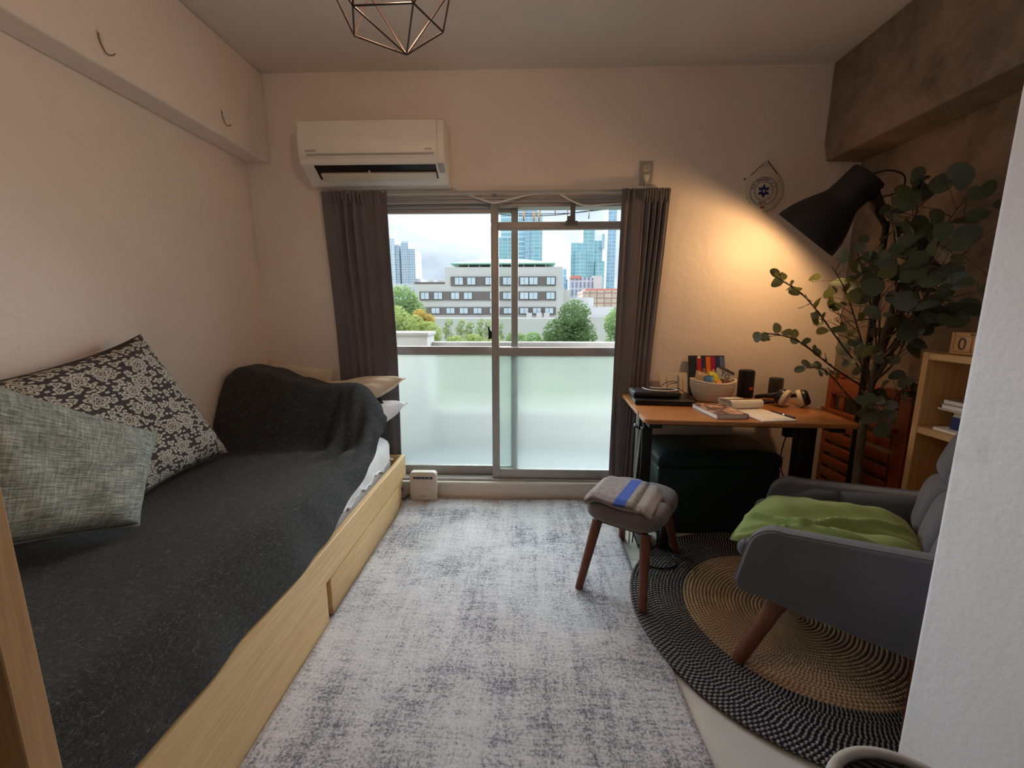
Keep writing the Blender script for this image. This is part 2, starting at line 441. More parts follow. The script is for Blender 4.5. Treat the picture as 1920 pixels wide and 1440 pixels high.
def merge(dst, src, mat4):
    me = bpy.data.meshes.new('tmp'); src.transform(mat4); src.to_mesh(me); src.free(); dst.from_mesh(me); bpy.data.meshes.remove(me)
def sstep(a, b, x):
    t_ = max(0.0, min(1.0, (x - a) / (b - a))); return t_ * t_ * (3 - 2 * t_)
def interp(xs, ys, x):
    if x <= xs[0]: return ys[0]
    for i in range(len(xs) - 1):
        if x <= xs[i + 1]:
            k = sstep(xs[i], xs[i + 1], x); return ys[i] + (ys[i + 1] - ys[i]) * k
    return ys[-1]
def axis_mat(loc, zdir, xhint=(1, 0, 0)):
    z = Vector(zdir).normalized(); x = Vector(xhint); x = (x - z * x.dot(z)).normalized(); y = z.cross(x)
    m_ = Matrix((x, y, z)).transposed().to_4x4(); m_.translation = Vector(loc); return m_

# ================================================================== THE ROOM
D = 2.524; H = 2.5; XL = -1.60; XR = 1.845; YB = -2.2
floor = struct('floor', box(XL, 1.95, YB, D, -0.08, -0.004), GROUT, 'pale tiled floor with thin grey joints')
xs = [XL, -1.35, -0.75, -0.15, 0.45, 1.05, 1.65, 1.945]; ys = [YB, -1.72, -1.12, -0.52, 0.08, 0.68, 1.28, 1.88, 2.48, D]
for i in range(len(xs) - 1):
    for j in range(len(ys) - 1):
        g_ = 0.0018
        obj('tile', box(xs[i] + g_, xs[i + 1] - g_, ys[j] + g_, ys[j + 1] - g_, -0.0035, 0.0), TILE, floor, False)
WX0, WX1, WZ0, WZ1 = -1.05, 0.70, 0.118, 1.845
bm = box(XL, WX0, D, 2.70, 0, H)
bx(bm, WX1, 1.95, D, 2.70, 0, H); bx(bm, WX0, WX1, D, 2.70, WZ1, H); bx(bm, WX0, WX1, D, 2.70, 0, WZ0)
wall_back = struct('wall_back', bm, WHITE_WALL, 'white plastered wall around the balcony window')
wall_left = struct('wall_left', box(XL - 0.1, XL, YB, D + 0.1, 0, H), WHITE_WALL, 'white plastered wall behind the bed')
bm = box(XL, -1.47, 0.47, D, 2.035, H, 0.012, 3)
struct('trim_1', bm, WHITE_WALL, 'white boxed ceiling beam above the bed')
struct('ceiling', box(XL - 0.1, 1.95, YB, D + 0.1, H, H + 0.1), CEIL, 'off-white painted ceiling')
struct('wall_right', box(XR, 1.95, 0.852, D, 0, H), CONCRETE, 'bare concrete wall behind the shelf')
bm = prism([(1.652, 2.012), (1.632, 2.10), (1.636, H), (XR, H), (XR, 2.006)], 0.853, D - 0.001, 'XZ', 0.008, 2)
struct('trim_2', bm, CONCRETE, 'bare concrete ceiling beam on the right')
bm = box(0.88, 1.95, YB, 0.852, 0, H, 0.014, 4)
struct('wall_partition', bm, PILLAR, 'rough white plaster partition beside the armchair', smooth=True)
struct('wall_rear', box(XL, 0.88, YB - 0.1, YB, 0, H), WHITE_WALL, 'white wall opposite the window')
struct('wall_front', box(XL, -0.70, 0.40, 0.445, 0, H), WHITE_WALL, 'short white wall at the foot of the bed')
bm = box(-0.70, -0.62, 0.413, 0.4466, 0, 2.2, 0.0015, 1)
bx(bm, -0.70, -0.668, 0.37, 0.4125, 0, 2.2, 0.002, 1)
struct('trim_3', bm, WOOD_POST, 'light brown wooden door post at the foot of the bed')

# ------------------------------------------------------------------ window
win = struct('window_1', box(WX0, WX1, 2.53, 2.66, WZ0 - 0.0, WZ0 + 0.018), ALU, 'aluminium sliding balcony window with frosted lower panes', smooth=True)
def wp(name, bm, mat=ALU, **k): return obj(name, bm, mat, win, True, **k)
wp('head_track', prism([(2.515, 1.845), (2.515, 1.832), (2.53, 1.832), (2.53, 1.815), (2.545, 1.815), (2.545, 1.832), (2.58, 1.832), (2.58, 1.80), (2.66, 1.80), (2.66, 1.845)], WX0, WX1, 'YZ'))
wp('jamb', box(WX0, WX0 + 0.03, 2.52, 2.66, WZ0, WZ1, 0.002)); wp('jamb', box(WX1 - 0.03, WX1, 2.52, 2.66, WZ0, WZ1, 0.002))
wp('window_sill', box(WX0 - 0.02, WX1 + 0.02, 2.508, 2.545, WZ0 - 0.012, WZ0 + 0.004, 0.003), WHITE_P)
def sash(x0, x1, y0, y1, zt, transom):
    z0 = WZ0 + 0.019
    s = wp('sash', box(x0, x0 + 0.046, y0, y1, z0, zt, 0.003))
    def sp(n, bm, mat=ALU): return obj(n, bm, mat, s, True)
    sp('stile', box(x1 - 0.042, x1, y0, y1, z0, zt, 0.003))
    sp('rail', box(x0 + 0.046, x1 - 0.042, y0 + .002, y1 - .002, z0, z0 + 0.06, 0.003))
    sp('rail', box(x0 + 0.046, x1 - 0.042, y0 + .002, y1 - .002, zt - 0.03, zt, 0.003))
    sp('rail', box(x0 + 0.046, x1 - 0.042, y0 + .001, y1 - .001, 0.928, 0.982, 0.004))
    ym = (y0 + y1) / 2
    sp('frosted_pane', box(x0 + 0.044, x1 - 0.04, ym - 0.002, ym + 0.002, z0 + 0.058, 0.93), FROST)
    zc = zt - 0.028
    if transom:
        sp('transom', box(x0 + 0.046, x1 - 0.042, y0 - .004, y1 - .001, 1.668, 1.712, 0.004))
        sp('vent_pane', box(x0 + 0.044, x1 - 0.04, ym - 0.0015, ym + 0.0015, 1.71, zc), GLASS)
        zc = 1.67
    sp('clear_pane', box(x0 + 0.044, x1 - 0.04, ym - 0.0015, ym + 0.0015, 0.98, zc), GLASS)
    return s
sr = sash(-0.205, 0.672, 2.545, 2.575, 1.825, True)
sl = sash(-1.022, -0.045, 2.600, 2.630, 1.805, False)
# crescent lock on the meeting stile, vent catch on the transom
lk = obj('lock', prism([(-0.225, 1.03), (-0.205, 1.035), (-0.203, 1.075), (-0.212, 1.085), (-0.22, 1.11), (-0.227, 1.105), (-0.223, 1.07)], 2.535, 2.552, 'XZ', 0.003), BLACK_M, win)
bm = box(0.255, 0.285, 2.528, 2.542, 1.70, 1.825, 0.003); bx(bm, 0.225, 0.30, 2.52, 2.541, 1.688, 1.712, 0.004); bx(bm, 0.235, 0.285, 2.515, 2.541, 1.712, 1.738, 0.005)
obj('vent_catch', bm, ALU_D, win)

# curtain rail, curtains
t_ = thing('curtain_rail', 'thin pale metal curtain rail above the window', 'curtain rail', (0, D, 1.86))
obj('rail', box(-1.17, 0.80, -0.058, -0.042, -0.012, 0.004, 0.002), GREY_P, t_)
for x in (-1.1, -0.18, 0.74): obj('bracket', box(x - 0.012, x + 0.012, -0.046, 0.0, -0.004, 0.008, 0.001), GREY_P, t_)
def curtain(name, label, xl, xr, xlb, xrb, pleats, ztop=1.858, zbot=0.06):
    t_ = thing(name, label, 'curtain', (0, D, 0), group='grey window curtains')
    w = xr - xl
    def fn(u, v):
        z = ztop + (zbot - ztop) * v
        a = xl + (xlb - xl) * v; b_ = xr + (xrb - xr) * v
        off = 0.0
        for (c, wd, amp, n) in pleats:
            d_ = (u - c) / wd
            if abs(d_) < 1:
                off += amp * (0.5 + 0.5 * math.cos(PI * d_)) ** 0.5 * math.sin(d_ * PI * n) * (0.55 + 0.45 * sstep(0, 0.12, v))
        off += 0.012 * math.sin(u * 9 + 1.3 + v * 1.1) * sstep(0.0, 0.3, v)
        x = a + (b_ - a) * u + 0.006 * math.sin(v * 5 + u * 12) * v
        k = sstep(1.95, 0.86, z)      # hangs flat behind the bed head / the desk
        return (x, (-0.088 - 0.01 * v) * (1 - k) - 0.030 * k + off * (1 - 0.72 * k), z)
    o = obj('cloth', grid(fn, 110, 40), CURT, t_, True, 80, solid=0.002)
    o['label'] = 'grey curtain cloth with pinch pleats'
    for (c, wd, amp, n) in pleats:
        for k in range(-int(n), int(n) + 1):
            u = c + k * wd / max(1, n) * 0.9
            if 0.03 < u < 0.97:
                x = xl + w * u
                obj('pinch_tuck', tube([(x, -0.101, ztop - 0.002), (x, -0.105, ztop - 0.035), (x + .002, -0.097, ztop - 0.075)], [0.005, 0.0065, 0.002], 6), CURT, t_)
    for k in range(6):
        x = xl + w * (0.06 + 0.88 * k / 5); obj('hook', box(x - 0.003, x + 0.003, -0.085, -0.050, ztop - 0.008, ztop - 0.002), WHITE_P, t_)
    return t_
curtain('curtain', 'grey curtain hanging between the air conditioner and the bed head', -1.145, -0.775, -1.13, -0.775, [(0.40, 0.26, 0.030, 4), (0.88, 0.12, 0.018, 1)])
curtain('curtain', 'grey curtain gathered beside the desk', 0.525, 0.79, 0.535, 0.715, [(0.72, 0.30, 0.030, 5), (0.12, 0.12, 0.016, 1)])

# ------------------------------------------------------------------ balcony
struct('balcony_floor', box(-1.9, 1.4, 2.70, 3.72, -0.15, 0.03), plain('balcony_paint', rgb(124, 130, 134), 0.8), 'pale grey balcony floor')
struct('balcony_wall', box(-1.9, -0.815, 3.45, 3.72, 0.03, 1.0, 0.004), plain('balcony_render', rgb(186, 186, 182), 0.85), 'white rendered balcony pier with a coping')
bm = box(-1.92, -0.80, 3.43, 3.74, 1.0, 1.028, 0.004)
o = struct('trim_4', bm, plain('coping', rgb(160, 156, 150), 0.7), 'grey coping on the balcony pier')
struct('balcony_kerb', box(-0.815, 1.4, 3.58, 3.70, 0.03, 0.34, 0.004), MATS['balcony_render'], 'low white kerb of the balcony')
t_ = thing('balcony_railing', 'pale metal balcony railing above a low kerb', 'railing', (0, 3.64, 0.34))
obj('top_rail', box(-0.81, 1.4, -0.035, 0.035, 0.545, 0.60, 0.008), ALU, t_)
obj('bottom_rail', box(-0.81, 1.4, -0.02, 0.02, 0.06, 0.09, 0.003), ALU, t_)
src = None
for k in range(20):
    x = -0.75 + k * 0.11
    if src is None: src = obj('baluster', box(-0.007, 0.007, -0.007, 0.007, 0.0, 0.545), ALU, t_, loc=(x, 0, 0))
    else: inst('baluster', src, t_, (x, 0, 0))
# laundry lines with pegs
for k, (pts, lab) in enumerate((([(-0.5, 3.0, 1.935), (-0.17, 3.0, 1.855), (0.15, 3.0, 1.845), (0.40, 3.0, 1.87), (0.85, 3.0, 1.93)], 'lower thin dark laundry line outside the window, with three pegs'),
                                ([(-0.9, 3.08, 2.0), (-0.2, 3.08, 1.89), (0.25, 3.08, 1.875), (0.6, 3.08, 1.905), (0.9, 3.08, 1.94)], 'upper thin dark laundry line outside the window'))):
    tag(obj('laundry_line', tube(spline(pts, 8), 0.0028, 6), BLACK_P), lab, 'line')
PEG = [plain('peg_tan', rgb(170, 140, 110), 0.6), plain('peg_grey', rgb(150, 152, 160), 0.5)]
for (x, y, z, c, lab) in ((-0.015, 3.0, 1.845, 0, 'tan clothes peg clipped upright on the lower laundry line'), (0.055, 3.0, 1.84, 0, 'tan clothes peg clipped upright on the lower laundry line'), (0.09, 3.0, 1.84, 0, 'tan clothes peg clipped upright on the lower laundry line'),
                          (0.10, 3.08, 1.895, 1, 'grey clothes peg hanging from the upper laundry line'), (0.205, 3.08, 1.895, 1, 'grey clothes peg hanging from the upper laundry line'), (0.29, 3.08, 1.895, 1, 'grey clothes peg hanging from the upper laundry line'), (0.44, 3.08, 1.87, 1, 'grey clothes peg hanging from the upper laundry line')):
    p = thing('clothes_peg', lab, 'clothes peg', (x, y, z), group='pegs on the laundry lines')
    for s in (-1, 1): obj('jaw', prism([(-0.003 * s, -0.03), (0.001 * s, 0.03), (0.009 * s, 0.03), (0.006 * s, -0.03)], -0.006, 0.006, 'XZ'), PEG[c], p)
    obj('spring', tube([(-0.008, 0, 0), (0.008, 0, 0)], 0.004, 8), CHROME, p)

# ------------------------------------------------------------------ the town outside
struct('ground', box(-400, 400, 3.9, 900, -15, -14), plain('town_ground', rgb(120, 128, 112), 0.9), 'ground of the town far below')
STONE = plain('facade_stone', rgb(204, 200, 194), 0.85, var=0.04, vs_=0.3)
BAND = plain('facade_brown_band', rgb(112, 102, 98), 0.7, var=0.08, vs_=0.5)
WPANE = plain('curtained_pane', rgb(196, 208, 216), 0.25, var=0.08, vs_=0.9)
WFR = plain('window_dark_frame', rgb(88, 84, 84), 0.6)
COPPER = plain('green_copper', rgb(120, 168, 150), 0.7, var=0.08, vs_=0.6)
B = thing('white_hotel_building', 'long white stone building with brown window bands and a green roof', 'building', (-6, 70, -14))
def bp(n, bm, mat, parent=B): 
    bm.transform(Matrix.Translation((6, -70, 14))); return obj(n, bm, mat, parent, False)
bp('upper_block', box(-13.2, 6.03, 70.0, 90, 5.79, 8.5), STONE)
low = bp('lower_block', box(-18.4, 6.26, 70.0, 92, -14, 5.789), STONE)
bp('side_wing', box(6.27, 7.6, 72.5, 92, -14, 5.0), STONE)
for (x0, x1, z0, z1) in ((-18.4, -13.3, 5.79, 6.15),): bp('roof_parapet', box(x0, x1, 70.1, 70.4, z0, z1), BAND)
bp('podium', box(-14.5, 5.6, 62.0, 69.99, -14, 0.36), STONE)
bm = bm_new()
e = [(-12.4, 71), (4.9, 71), (4.9, 88), (-12.4, 88)]; tp = [(-7.0, 77), (-0.5, 77), (-0.5, 82), (-7.0, 82)]
A_ = [bm.verts.new((x, y, 9.05)) for x, y in e]; A2 = [bm.verts.new((x, y, 9.25)) for x, y in e]; T_ = [bm.verts.new((x, y, 10.6)) for x, y in tp]
bm.faces.new(A_[::-1]); bm.faces.new(T_)
for i in range(4):
    bm.faces.new((A_[i], A_[(i + 1) % 4], A2[(i + 1) % 4], A2[i])); bm.faces.new((A2[i], A2[(i + 1) % 4], T_[(i + 1) % 4], T_[i]))
bp('roof', bm, COPPER)
bp('roof_storey', box(-11.2, 3.8, 73, 87, 8.5, 9.05), BAND)
for k in range(9): bp('column', box(-11.4 + k * 1.85 - 0.1, -11.4 + k * 1.85 + 0.1, 71.8, 72.0, 8.5, 9.05), STONE)
bands = [((-12.28, 4.96, 5.5, 6.98), [-11.6, -9.57, -6.58, -3.7, -0.9, 0.6, 3.4]),
         ((-17.5, 5.0, 3.18, 4.59), [-17.3, -15.1, -12.27, -10.15, -5.85, -3.7, -0.9, 0.6, 3.4]),
         ((-17.3, 5.04, 0.84, 2.07), [-15.6, -13.1, -10.9, -8.6, -5.9, -3.6, -0.9, 1.2, 3.2])]
for (x0, x1, z0, z1), wx in bands:
    bd = bp('window_band', box(x0, x1, 69.80, 69.995, z0, z1), BAND)
    for x in wx:
        wv = bp('window', box(x, x + 1.42, 69.70, 69.795, z0 + 0.12, z1 - 0.08), WFR)
        for s in (0, 1):
            bp('pane', box(x + 0.06 + s * 0.69, x + 0.68 + s * 0.69, 69.64, 69.695, z0 + 0.2, z1 - 0.16), WPANE, wv)
for k, (x, z) in enumerate(((-16.2, 5.8), (-14.6, 5.8), (1.8, 0.37), (3.0, 0.37), (0.2, 0.37))):
    bp('rooftop_unit', box(x, x + 0.9, 68 if z < 1 else 71, 69 if z < 1 else 72, z, z + 0.75, 0.04), STONE)

def glassmat(name, c, line, sx, sz, rough=0.25):
    m, t, b = newmat(name)
    c_ = N(t, 'ShaderNodeTexCoord'); sp_ = N(t, 'ShaderNodeSeparateXYZ'); L(t, c_.outputs['Object'], sp_.inputs[0])
    cb = N(t, 'ShaderNodeCombineXYZ'); L(t, math_(t, 'ADD', sp_.outputs[0], sp_.outputs[1]), cb.inputs[0]); L(t, sp_.outputs[2], cb.inputs[1])
    br = N(t, 'ShaderNodeTexBrick'); br.offset = 0; br.inputs['Scale'].default_value = 1
    br.inputs['Color1'].default_value = c; br.inputs['Color2'].default_value = tint(c, 1.25); br.inputs['Mortar'].default_value = line
    br.inputs['Brick Width'].default_value = sx; br.inputs['Row Height'].default_value = sz; br.inputs['Mortar Size'].default_value = sz * 0.12
    L(t, cb.outputs[0], br.inputs[0])
    L(t, br.outputs[0], b.inputs['Base Color']); b.inputs['Roughness'].default_value = rough; b.inputs['Specular IOR Level'].default_value = 0.7
    return m
TEAL = glassmat('teal_curtain_wall', rgb(130, 172, 184), rgb(172, 204, 210), 4.0, 2.4)
BLUEG = glassmat('blue_curtain_wall', rgb(142, 172, 194), rgb(182, 204, 218), 3.0, 2.4)
STRIPE = glassmat('striped_curtain_wall', rgb(146, 184, 198), rgb(224, 234, 238), 40.0, 3.2)
RESID = glassmat('residential_facade', rgb(140, 156, 176), rgb(198, 206, 214), 1.6, 1.7, 0.6)
RESID2 = glassmat('residential_pale_facade', rgb(168, 180, 196), rgb(224, 230, 236), 3.4, 1.7, 0.6)
RED_S = plain('red_sign', rgb(200, 128, 116), 0.6)
BRICK = glassmat('brick_facade', rgb(190, 168, 156), rgb(164, 124, 106), 2.2, 1.5, 0.8)
GREYW = glassmat('grey_office_facade', rgb(120, 132, 152), rgb(196, 198, 208), 1.4, 2.6, 0.6)
PALEW = plain('pale_render', rgb(206, 204, 204), 0.8, vs_=0.3)
def building(name, label, parts, origin):
    r = thing(name, label, 'building', origin)
    for n, bm, mat in parts:
        bm.transform(Matrix.Translation(-Vector(origin))); obj(n, bm, mat, r, False)
    return r
building('residential_tower', 'slim pale grey residential tower with balcony stripes', [('block', box(-97, -91.5, 300, 315, -14, 52), RESID2), ('core', box(-91.3, -89.0, 301, 315, -14, 48), RESID)], (-93, 300, -14))
building('residential_tower', 'blue-grey stepped residential tower beside a slim pale tower', [('block', box(-87.2, -82, 300, 318, -14, 49), RESID), ('block', box(-81.9, -77.4, 300, 318, -14, 45), RESID), ('crown', box(-87.0, -82.5, 302, 312, 49, 50.4), RESID2), ('annex', box(-77.3, -74.5, 302, 316, -14, 25), PALEW)], (-82, 300, -14))
bm = prism([(-0.6, -14), (-0.6, 74.5), (11.4, 67.4), (11.4, -14)], 300, 330, 'XZ')
building('glass_office_tower', 'tall blue glass tower with slanted top behind the green roof', [('slanted_wing', bm, BLUEG), ('striped_wing', box(-17.2, -0.62, 303, 330, -14, 73.5), STRIPE), ('low_wing', box(-19.5, -9.5, 292, 299.5, -14, 51), TEAL), ('front_bay', box(3.4, 11.3, 298.5, 299.9, -14, 58), TEAL)], (-4, 300, -14))
building('glass_office_tower', 'stepped teal glass tower above the grey office block', [('block', box(31.2, 39.4, 300, 325, -14, 48.5), TEAL), ('tall_block', box(39.42, 47.5, 300, 325, -14, 58), TEAL), ('block', box(47.52, 53.0, 301, 325, -14, 50), TEAL), ('fin', box(52.0, 54.2, 299, 300.5, 44, 54), BLUEG), ('front_bay', box(34, 41.5, 297.5, 299.9, -14, 43), TEAL), ('low_bay', box(48, 54.4, 297, 299.9, -14, 36), TEAL)], (43, 300, -14))
building('distant_tower', 'thin sliver of a blue glass tower by the curtain edge', [('block', box(57, 63, 305, 320, -14, 72), BLUEG)], (60, 305, -14))
building('office_block', 'grey office block with a red rooftop sign', [('block', box(15.4, 23.6, 150, 165, -14, 13.3), GREYW), ('wing', box(23.62, 26.6, 149, 165, -14, 13.7), PALEW), ('rooftop_sign', box(15.6, 19.4, 149.5, 149.9, 12.8, 13.8), RED_S)], (20, 150, -14))
building('office_block', 'narrow blue office block behind the white building', [('block', box(12.9, 15.3, 160, 170, -14, 17.2), BLUEG), ('low_block', box(13.2, 15.3, 148, 159, -14, 8.8), TEAL)], (14, 160, -14))
building('brick_apartment_block', 'low brick apartment block with white window rows', [('block', box(17.5, 31, 130, 145, -14, 7.8), BRICK), ('rooftop', box(18.6, 30, 133, 143, 7.8, 8.5), RED_S)], (24, 130, -14))
building('white_apartment_block', 'white apartment block with small dark windows beyond the trees', [('block', box(-47, -39.2, 150, 165, -14, 9.9), GREYW), ('roof', box(-47, -39.2, 150.2, 165, 9.9, 11.2), PALEW)], (-43, 150, -14))
building('low_flat_house', 'low pale flat-roofed house behind the round tree', [('block', box(8.3, 14.4, 90, 100, -14, 4.3), PALEW), ('block', box(12.5, 17.5, 84, 89.9, -14, 2.3), PALEW), ('terrace', box(12.3, 17.8, 80, 83.9, -14, 0.4), STONE)], (12, 90, -14))

def leafcol(name, c1, c2):
    m, t, b = newmat(name)
    L(t, ramp(t, noise(t, coords(t), 0.9, 4, 0.7), [(0.3, c1), (0.7, c2)]), b.inputs['Base Color'])
    b.inputs['Roughness'].default_value = 0.8
    o = t.nodes['Material Output']; tl = N(t, 'ShaderNodeBsdfTranslucent'); tl.inputs[0].default_value = c2
    mx = N(t, 'ShaderNodeMixShader'); mx.inputs[0].default_value = 0.35
    L(t, b.outputs[0], mx.inputs[1]); L(t, tl.outputs[0], mx.inputs[2]); L(t, mx.outputs[0], o.inputs[0]); return m
F_YEL = leafcol('foliage_yellow', rgb(128, 148, 78), rgb(178, 188, 112))
F_GRN = leafcol('foliage_green', rgb(80, 106, 66), rgb(126, 148, 96))
F_LIT = leafcol('foliage_light', rgb(106, 138, 78), rgb(150, 174, 112))
F_ORG = leafcol('foliage_orange', rgb(170, 150, 74), rgb(206, 176, 96))
F_GREY = leafcol('foliage_grey', rgb(128, 144, 96), rgb(170, 182, 130))
TRUNK = plain('outdoor_trunk', rgb(104, 92, 78), 0.9, vs_=2)
def tree(label, x, y, ztop, blobs, mat, n=1500, size=0.34, group='trees below the balcony', trunk_r=0.22):
    r = thing('tree', label, 'tree', (x, y, -14), 0, group)
    bm = bm_new(); rnd = random.Random(int(x * 31 + y * 7))
    tot = sum(b_[3] ** 2 for b_ in blobs)
    for (bxx, byy, bzz, br) in blobs:
        for k in range(int(n * br * br / tot)):
            d = Vector((rnd.gauss(0, 1), rnd.gauss(0, 1), rnd.gauss(0, 1))).normalized()
            p = Vector((bxx, byy, bzz + 14)) + d * br * (rnd.random() ** 0.25)
            nrm = (d + Vector((rnd.gauss(0, .6), rnd.gauss(0, .6), rnd.gauss(0, .6)))).normalized()
            q = nrm.to_track_quat('Z', 'Y'); s = size * rnd.uniform(0.6, 1.3)
            vs2 = [bm.verts.new(p + q @ Vector(c)) for c in ((-s, 0, 0), (0, -s * .6, 0.05), (s, 0, 0), (0, s * .6, 0.05))]
            bm.faces.new(vs2)
    obj('foliage', bm, mat, r, False)['kind'] = 'stuff'
    zc = min(b_[2] for b_ in blobs) + 14
    bm = tube([(0, 0, 0), (0.2, 0, zc * 0.5), (0, 0, zc)], [trunk_r * 1.3, trunk_r, trunk_r * .6], 8)
    for (bxx, byy, bzz, br) in blobs:
        tube([(0, 0, zc * 0.8), (bxx * .6, byy * .6, (zc + bzz + 14) / 2), (bxx, byy, bzz + 14)], [trunk_r * .5, trunk_r * .35, trunk_r * .12], 6, bm)
    obj('trunk', bm, TRUNK, r)
    return r
tree('large round dark green tree in front of the white building', 4.5, 44, 2.5, [(0.6, 0, 0.8, 1.75), (-1.0, -.5, -1.0, 1.7), (1.2, 0, -1.2, 1.8), (0.2, .4, -2.6, 2.4), (-1.8, 0, -2.9, 1.7), (1.4, 0, -4, 2.2)], F_GRN, 9000, 0.17)
tree('light green tree standing next to the right curtain', 8.75, 39, 2, [(0, 0, 0.2, 1.5), (0.5, 0, -1.8, 1.9), (-.4, 0, -3.8, 2)], F_LIT, 4500, 0.17)
tree('green tree rising beside the left curtain, behind the yellowing one', -14.6, 52, 4.3, [(-.6, 0, 2.6, 1.9), (0.6, 0, 1.0, 1.8), (-1, 0, 0, 2), (0, 0, -3, 2.6)], F_LIT, 5200, 0.2)
tree('yellow-green tree with a broad crown behind the balcony pier', -12.0, 43, 2, [(-1.4, 0, 0.3, 1.6), (0.4, -.4, -0.6, 1.6), (2.0, 0, -1.1, 1.4), (-.4, 0, -2.8, 2.4), (2, 0, -3.4, 2)], F_YEL, 7000, 0.16)
tree('small tree with orange-tinged leaves among the yellow-green crowns', -11.4, 46.0, 1.4, [(-.2, 0, 0.7, 0.85), (0.7, 0, 0.3, 0.75), (0, 0, -1, 1)], F_ORG, 1600, 0.15)
for k, x in enumerate((-8.6, -7.4, -6.2, -5.1, -4.1, -3.0)):
    tree('slender sparse sapling in the row before the white wall', x, 46.6 + 1.2 * (k % 2), 0.8, [(0.1, 0, 0.1 - 0.15 * (k % 3), 0.5), (-.15, 0, -0.8, 0.55), (0.15, 0, -1.5, 0.55), (0, 0, -2.6, 0.55)], F_GREY, 460, 0.13, 'saplings before the white wall', 0.07)
for k, (x, lab) in enumerate(((-7.0, 'low bushy shrub under the saplings'), (-5.4, 'low bushy shrub under the saplings'), (-3.2, 'low bushy shrub under the saplings'), (-1.0, 'light green shrub between the saplings and the round tree'), (0.8, 'light green shrub between the saplings and the round tree'))):
    tree(lab, x, 41.6 + 2.6 * (k % 2), -1, [(0, 0, -2.1 + .3 * (k > 2), 1.1), (.35, 0, -2.7, 1.0), (-.35, 0, -2.9, 1.05), (0, 0, -4.2, 1.25)], F_LIT if k > 2 else F_YEL, 2400, 0.16, 'shrubs below the balcony', 0.1)
for k, (x, y) in enumerate(((-5.4, 21.5), (-1.9, 18.5), (1.7, 21.5), (5.2, 18.5))):
    tree('dense green tree growing close below the balcony', x, y, -2, [(0, 0, -3.6, 1.75), (-.4, 0, -5.5, 1.7), (.4, 0, -5.2, 1.7), (0, 0, -7.6, 1.8)], F_GRN if k % 2 else F_LIT, 2600, 0.2, 'dense trees close below the balcony', 0.15)

# ================================================================== BED
bed = thing('bed', 'light oak single bed with a deep side rail and drawers', 'bed', (-1.16, 1.5, 0))
def bb(n, x0, x1, y0, y1, z0, z1, bev=0.003, mat=None): 
    return obj(n, box(x0 + 1.16, x1 + 1.16, y0 - 1.5, y1 - 1.5, z0, z1, bev), mat or WOOD_BED, bed)
obj('side_rail', prism([(y - 1.5, z) for y, z in ((0.455, 0.004), (1.408, 0.004), (1.408, 0.177), (2.48, 0.177), (2.48, 0.312), (0.455, 0.312))], 0.385, 0.410, 'YZ', 0.002, 1), WOOD_BED, bed)
bb('drawer', -0.779, -0.754, 1.450, 2.335, 0.012, 0.168)
bb('gap_backing', -0.90, -0.87, 1.30, 2.35, 0.01, 0.155)
bb('leg', -0.80, -0.765, 2.345, 2.42, 0.0, 0.1765)
bb('end_board', -1.575, -0.776, 2.458, 2.48, 0.10, 0.312)
bb('end_board', -1.575, -0.776, 0.455, 0.477, 0.10, 0.312)
bb('wall_rail', -1.575, -1.552, 0.478, 2.457, 0.10, 0.312)
bb('slat_base', -1.551, -0.776, 0.478, 2.457, 0.16, 0.185)
for y in (0.47, 2.40):
    bb('leg', -1.575, -1.54, y, y + 0.07, 0.0, 0.0999)

def wrinkle(x, y, s=1.0):
    return s * (math.sin(x * 31 + y * 7) * 0.3 + math.sin(y * 43 - x * 19 + 1) * 0.25 + math.sin(x * 71 + y * 53) * 0.15)
def mat_fn(u, v):   # mattress shell: u around the section, v along the bed
    y = 0.49 + 1.955 * v
    cx, hw, z0, z1 = -1.173, 0.352, 0.187, 0.455
    a = u * 2 * PI; n = 6.0
    ca, sa = math.cos(a), math.sin(a)
    k = (abs(ca) ** n + abs(sa) ** n) ** (-1 / n)
    e = min(1.0, min(v, 1 - v) / 0.03); e = 0.9 + 0.1 * math.sqrt(max(0, 1 - (1 - e) ** 2))
    return (cx + hw * ca * k * e + wrinkle(y * 1.4, sa, 0.004) * ca, y, (z0 + z1) / 2 + (z1 - z0) / 2 * sa * k * e + wrinkle(y, ca * 1.3, 0.002) * (sa > 0))
bm = grid(mat_fn, 48, 70)
bmesh.ops.remove_doubles(bm, verts=bm.verts[:], dist=1e-5)
bmesh.ops.holes_fill(bm, edges=[e_ for e_ in bm.edges if e_.is_boundary], sides=0)
mt = thing('mattress', 'white sheeted mattress showing between the dark blanket and the bed rail', 'mattress', (0, 0, 0))
obj('sheeted_core', bm, WHITE_F, mt, True, 80)
bm = tube([(-0.818, 0.52 + 1.92 * k / 60, 0.305 + 0.012 * math.sin(k * 0.9) + 0.01 * math.sin(k * 2.3)) for k in range(61)], 0.006, 6)
obj('sheet_fold', bm, WHITE_F, mt, True, 80)

def crest(x): return interp([-1.60, -1.52, -1.40, -1.25, -1.10, -0.98, -0.90, -0.84, -0.79], [0.86, 0.905, 0.885, 0.83, 0.795, 0.80, 0.80, 0.775, 0.70], x)
def top_z(x, y):
    base = 0.497 + 0.006 * math.sin(x * 9 + y * 3.1) + 0.005 * math.sin(y * 8 - x * 4)
    y0 = 1.90 + 0.10 * sstep(-1.3, -0.9, x); y1 = 2.16 + 0.12 * sstep(-1.3, -0.85, x)
    k = sstep(y0, y1, y)
    z = base + (crest(x) - base) * k
    # soft vertical folds falling from the right pillow
    f = sstep(1.75, 2.05, y) * (1 - sstep(2.10, 2.30, y)) * sstep(-1.10, -0.95, x)
    z += f * (0.030 * math.sin((x + 0.25 * (2.2 - y)) * 52) + 0.012 * math.sin(x * 90 + y * 10))
    z -= 0.05 * sstep(2.30, 2.44, y)
    return z
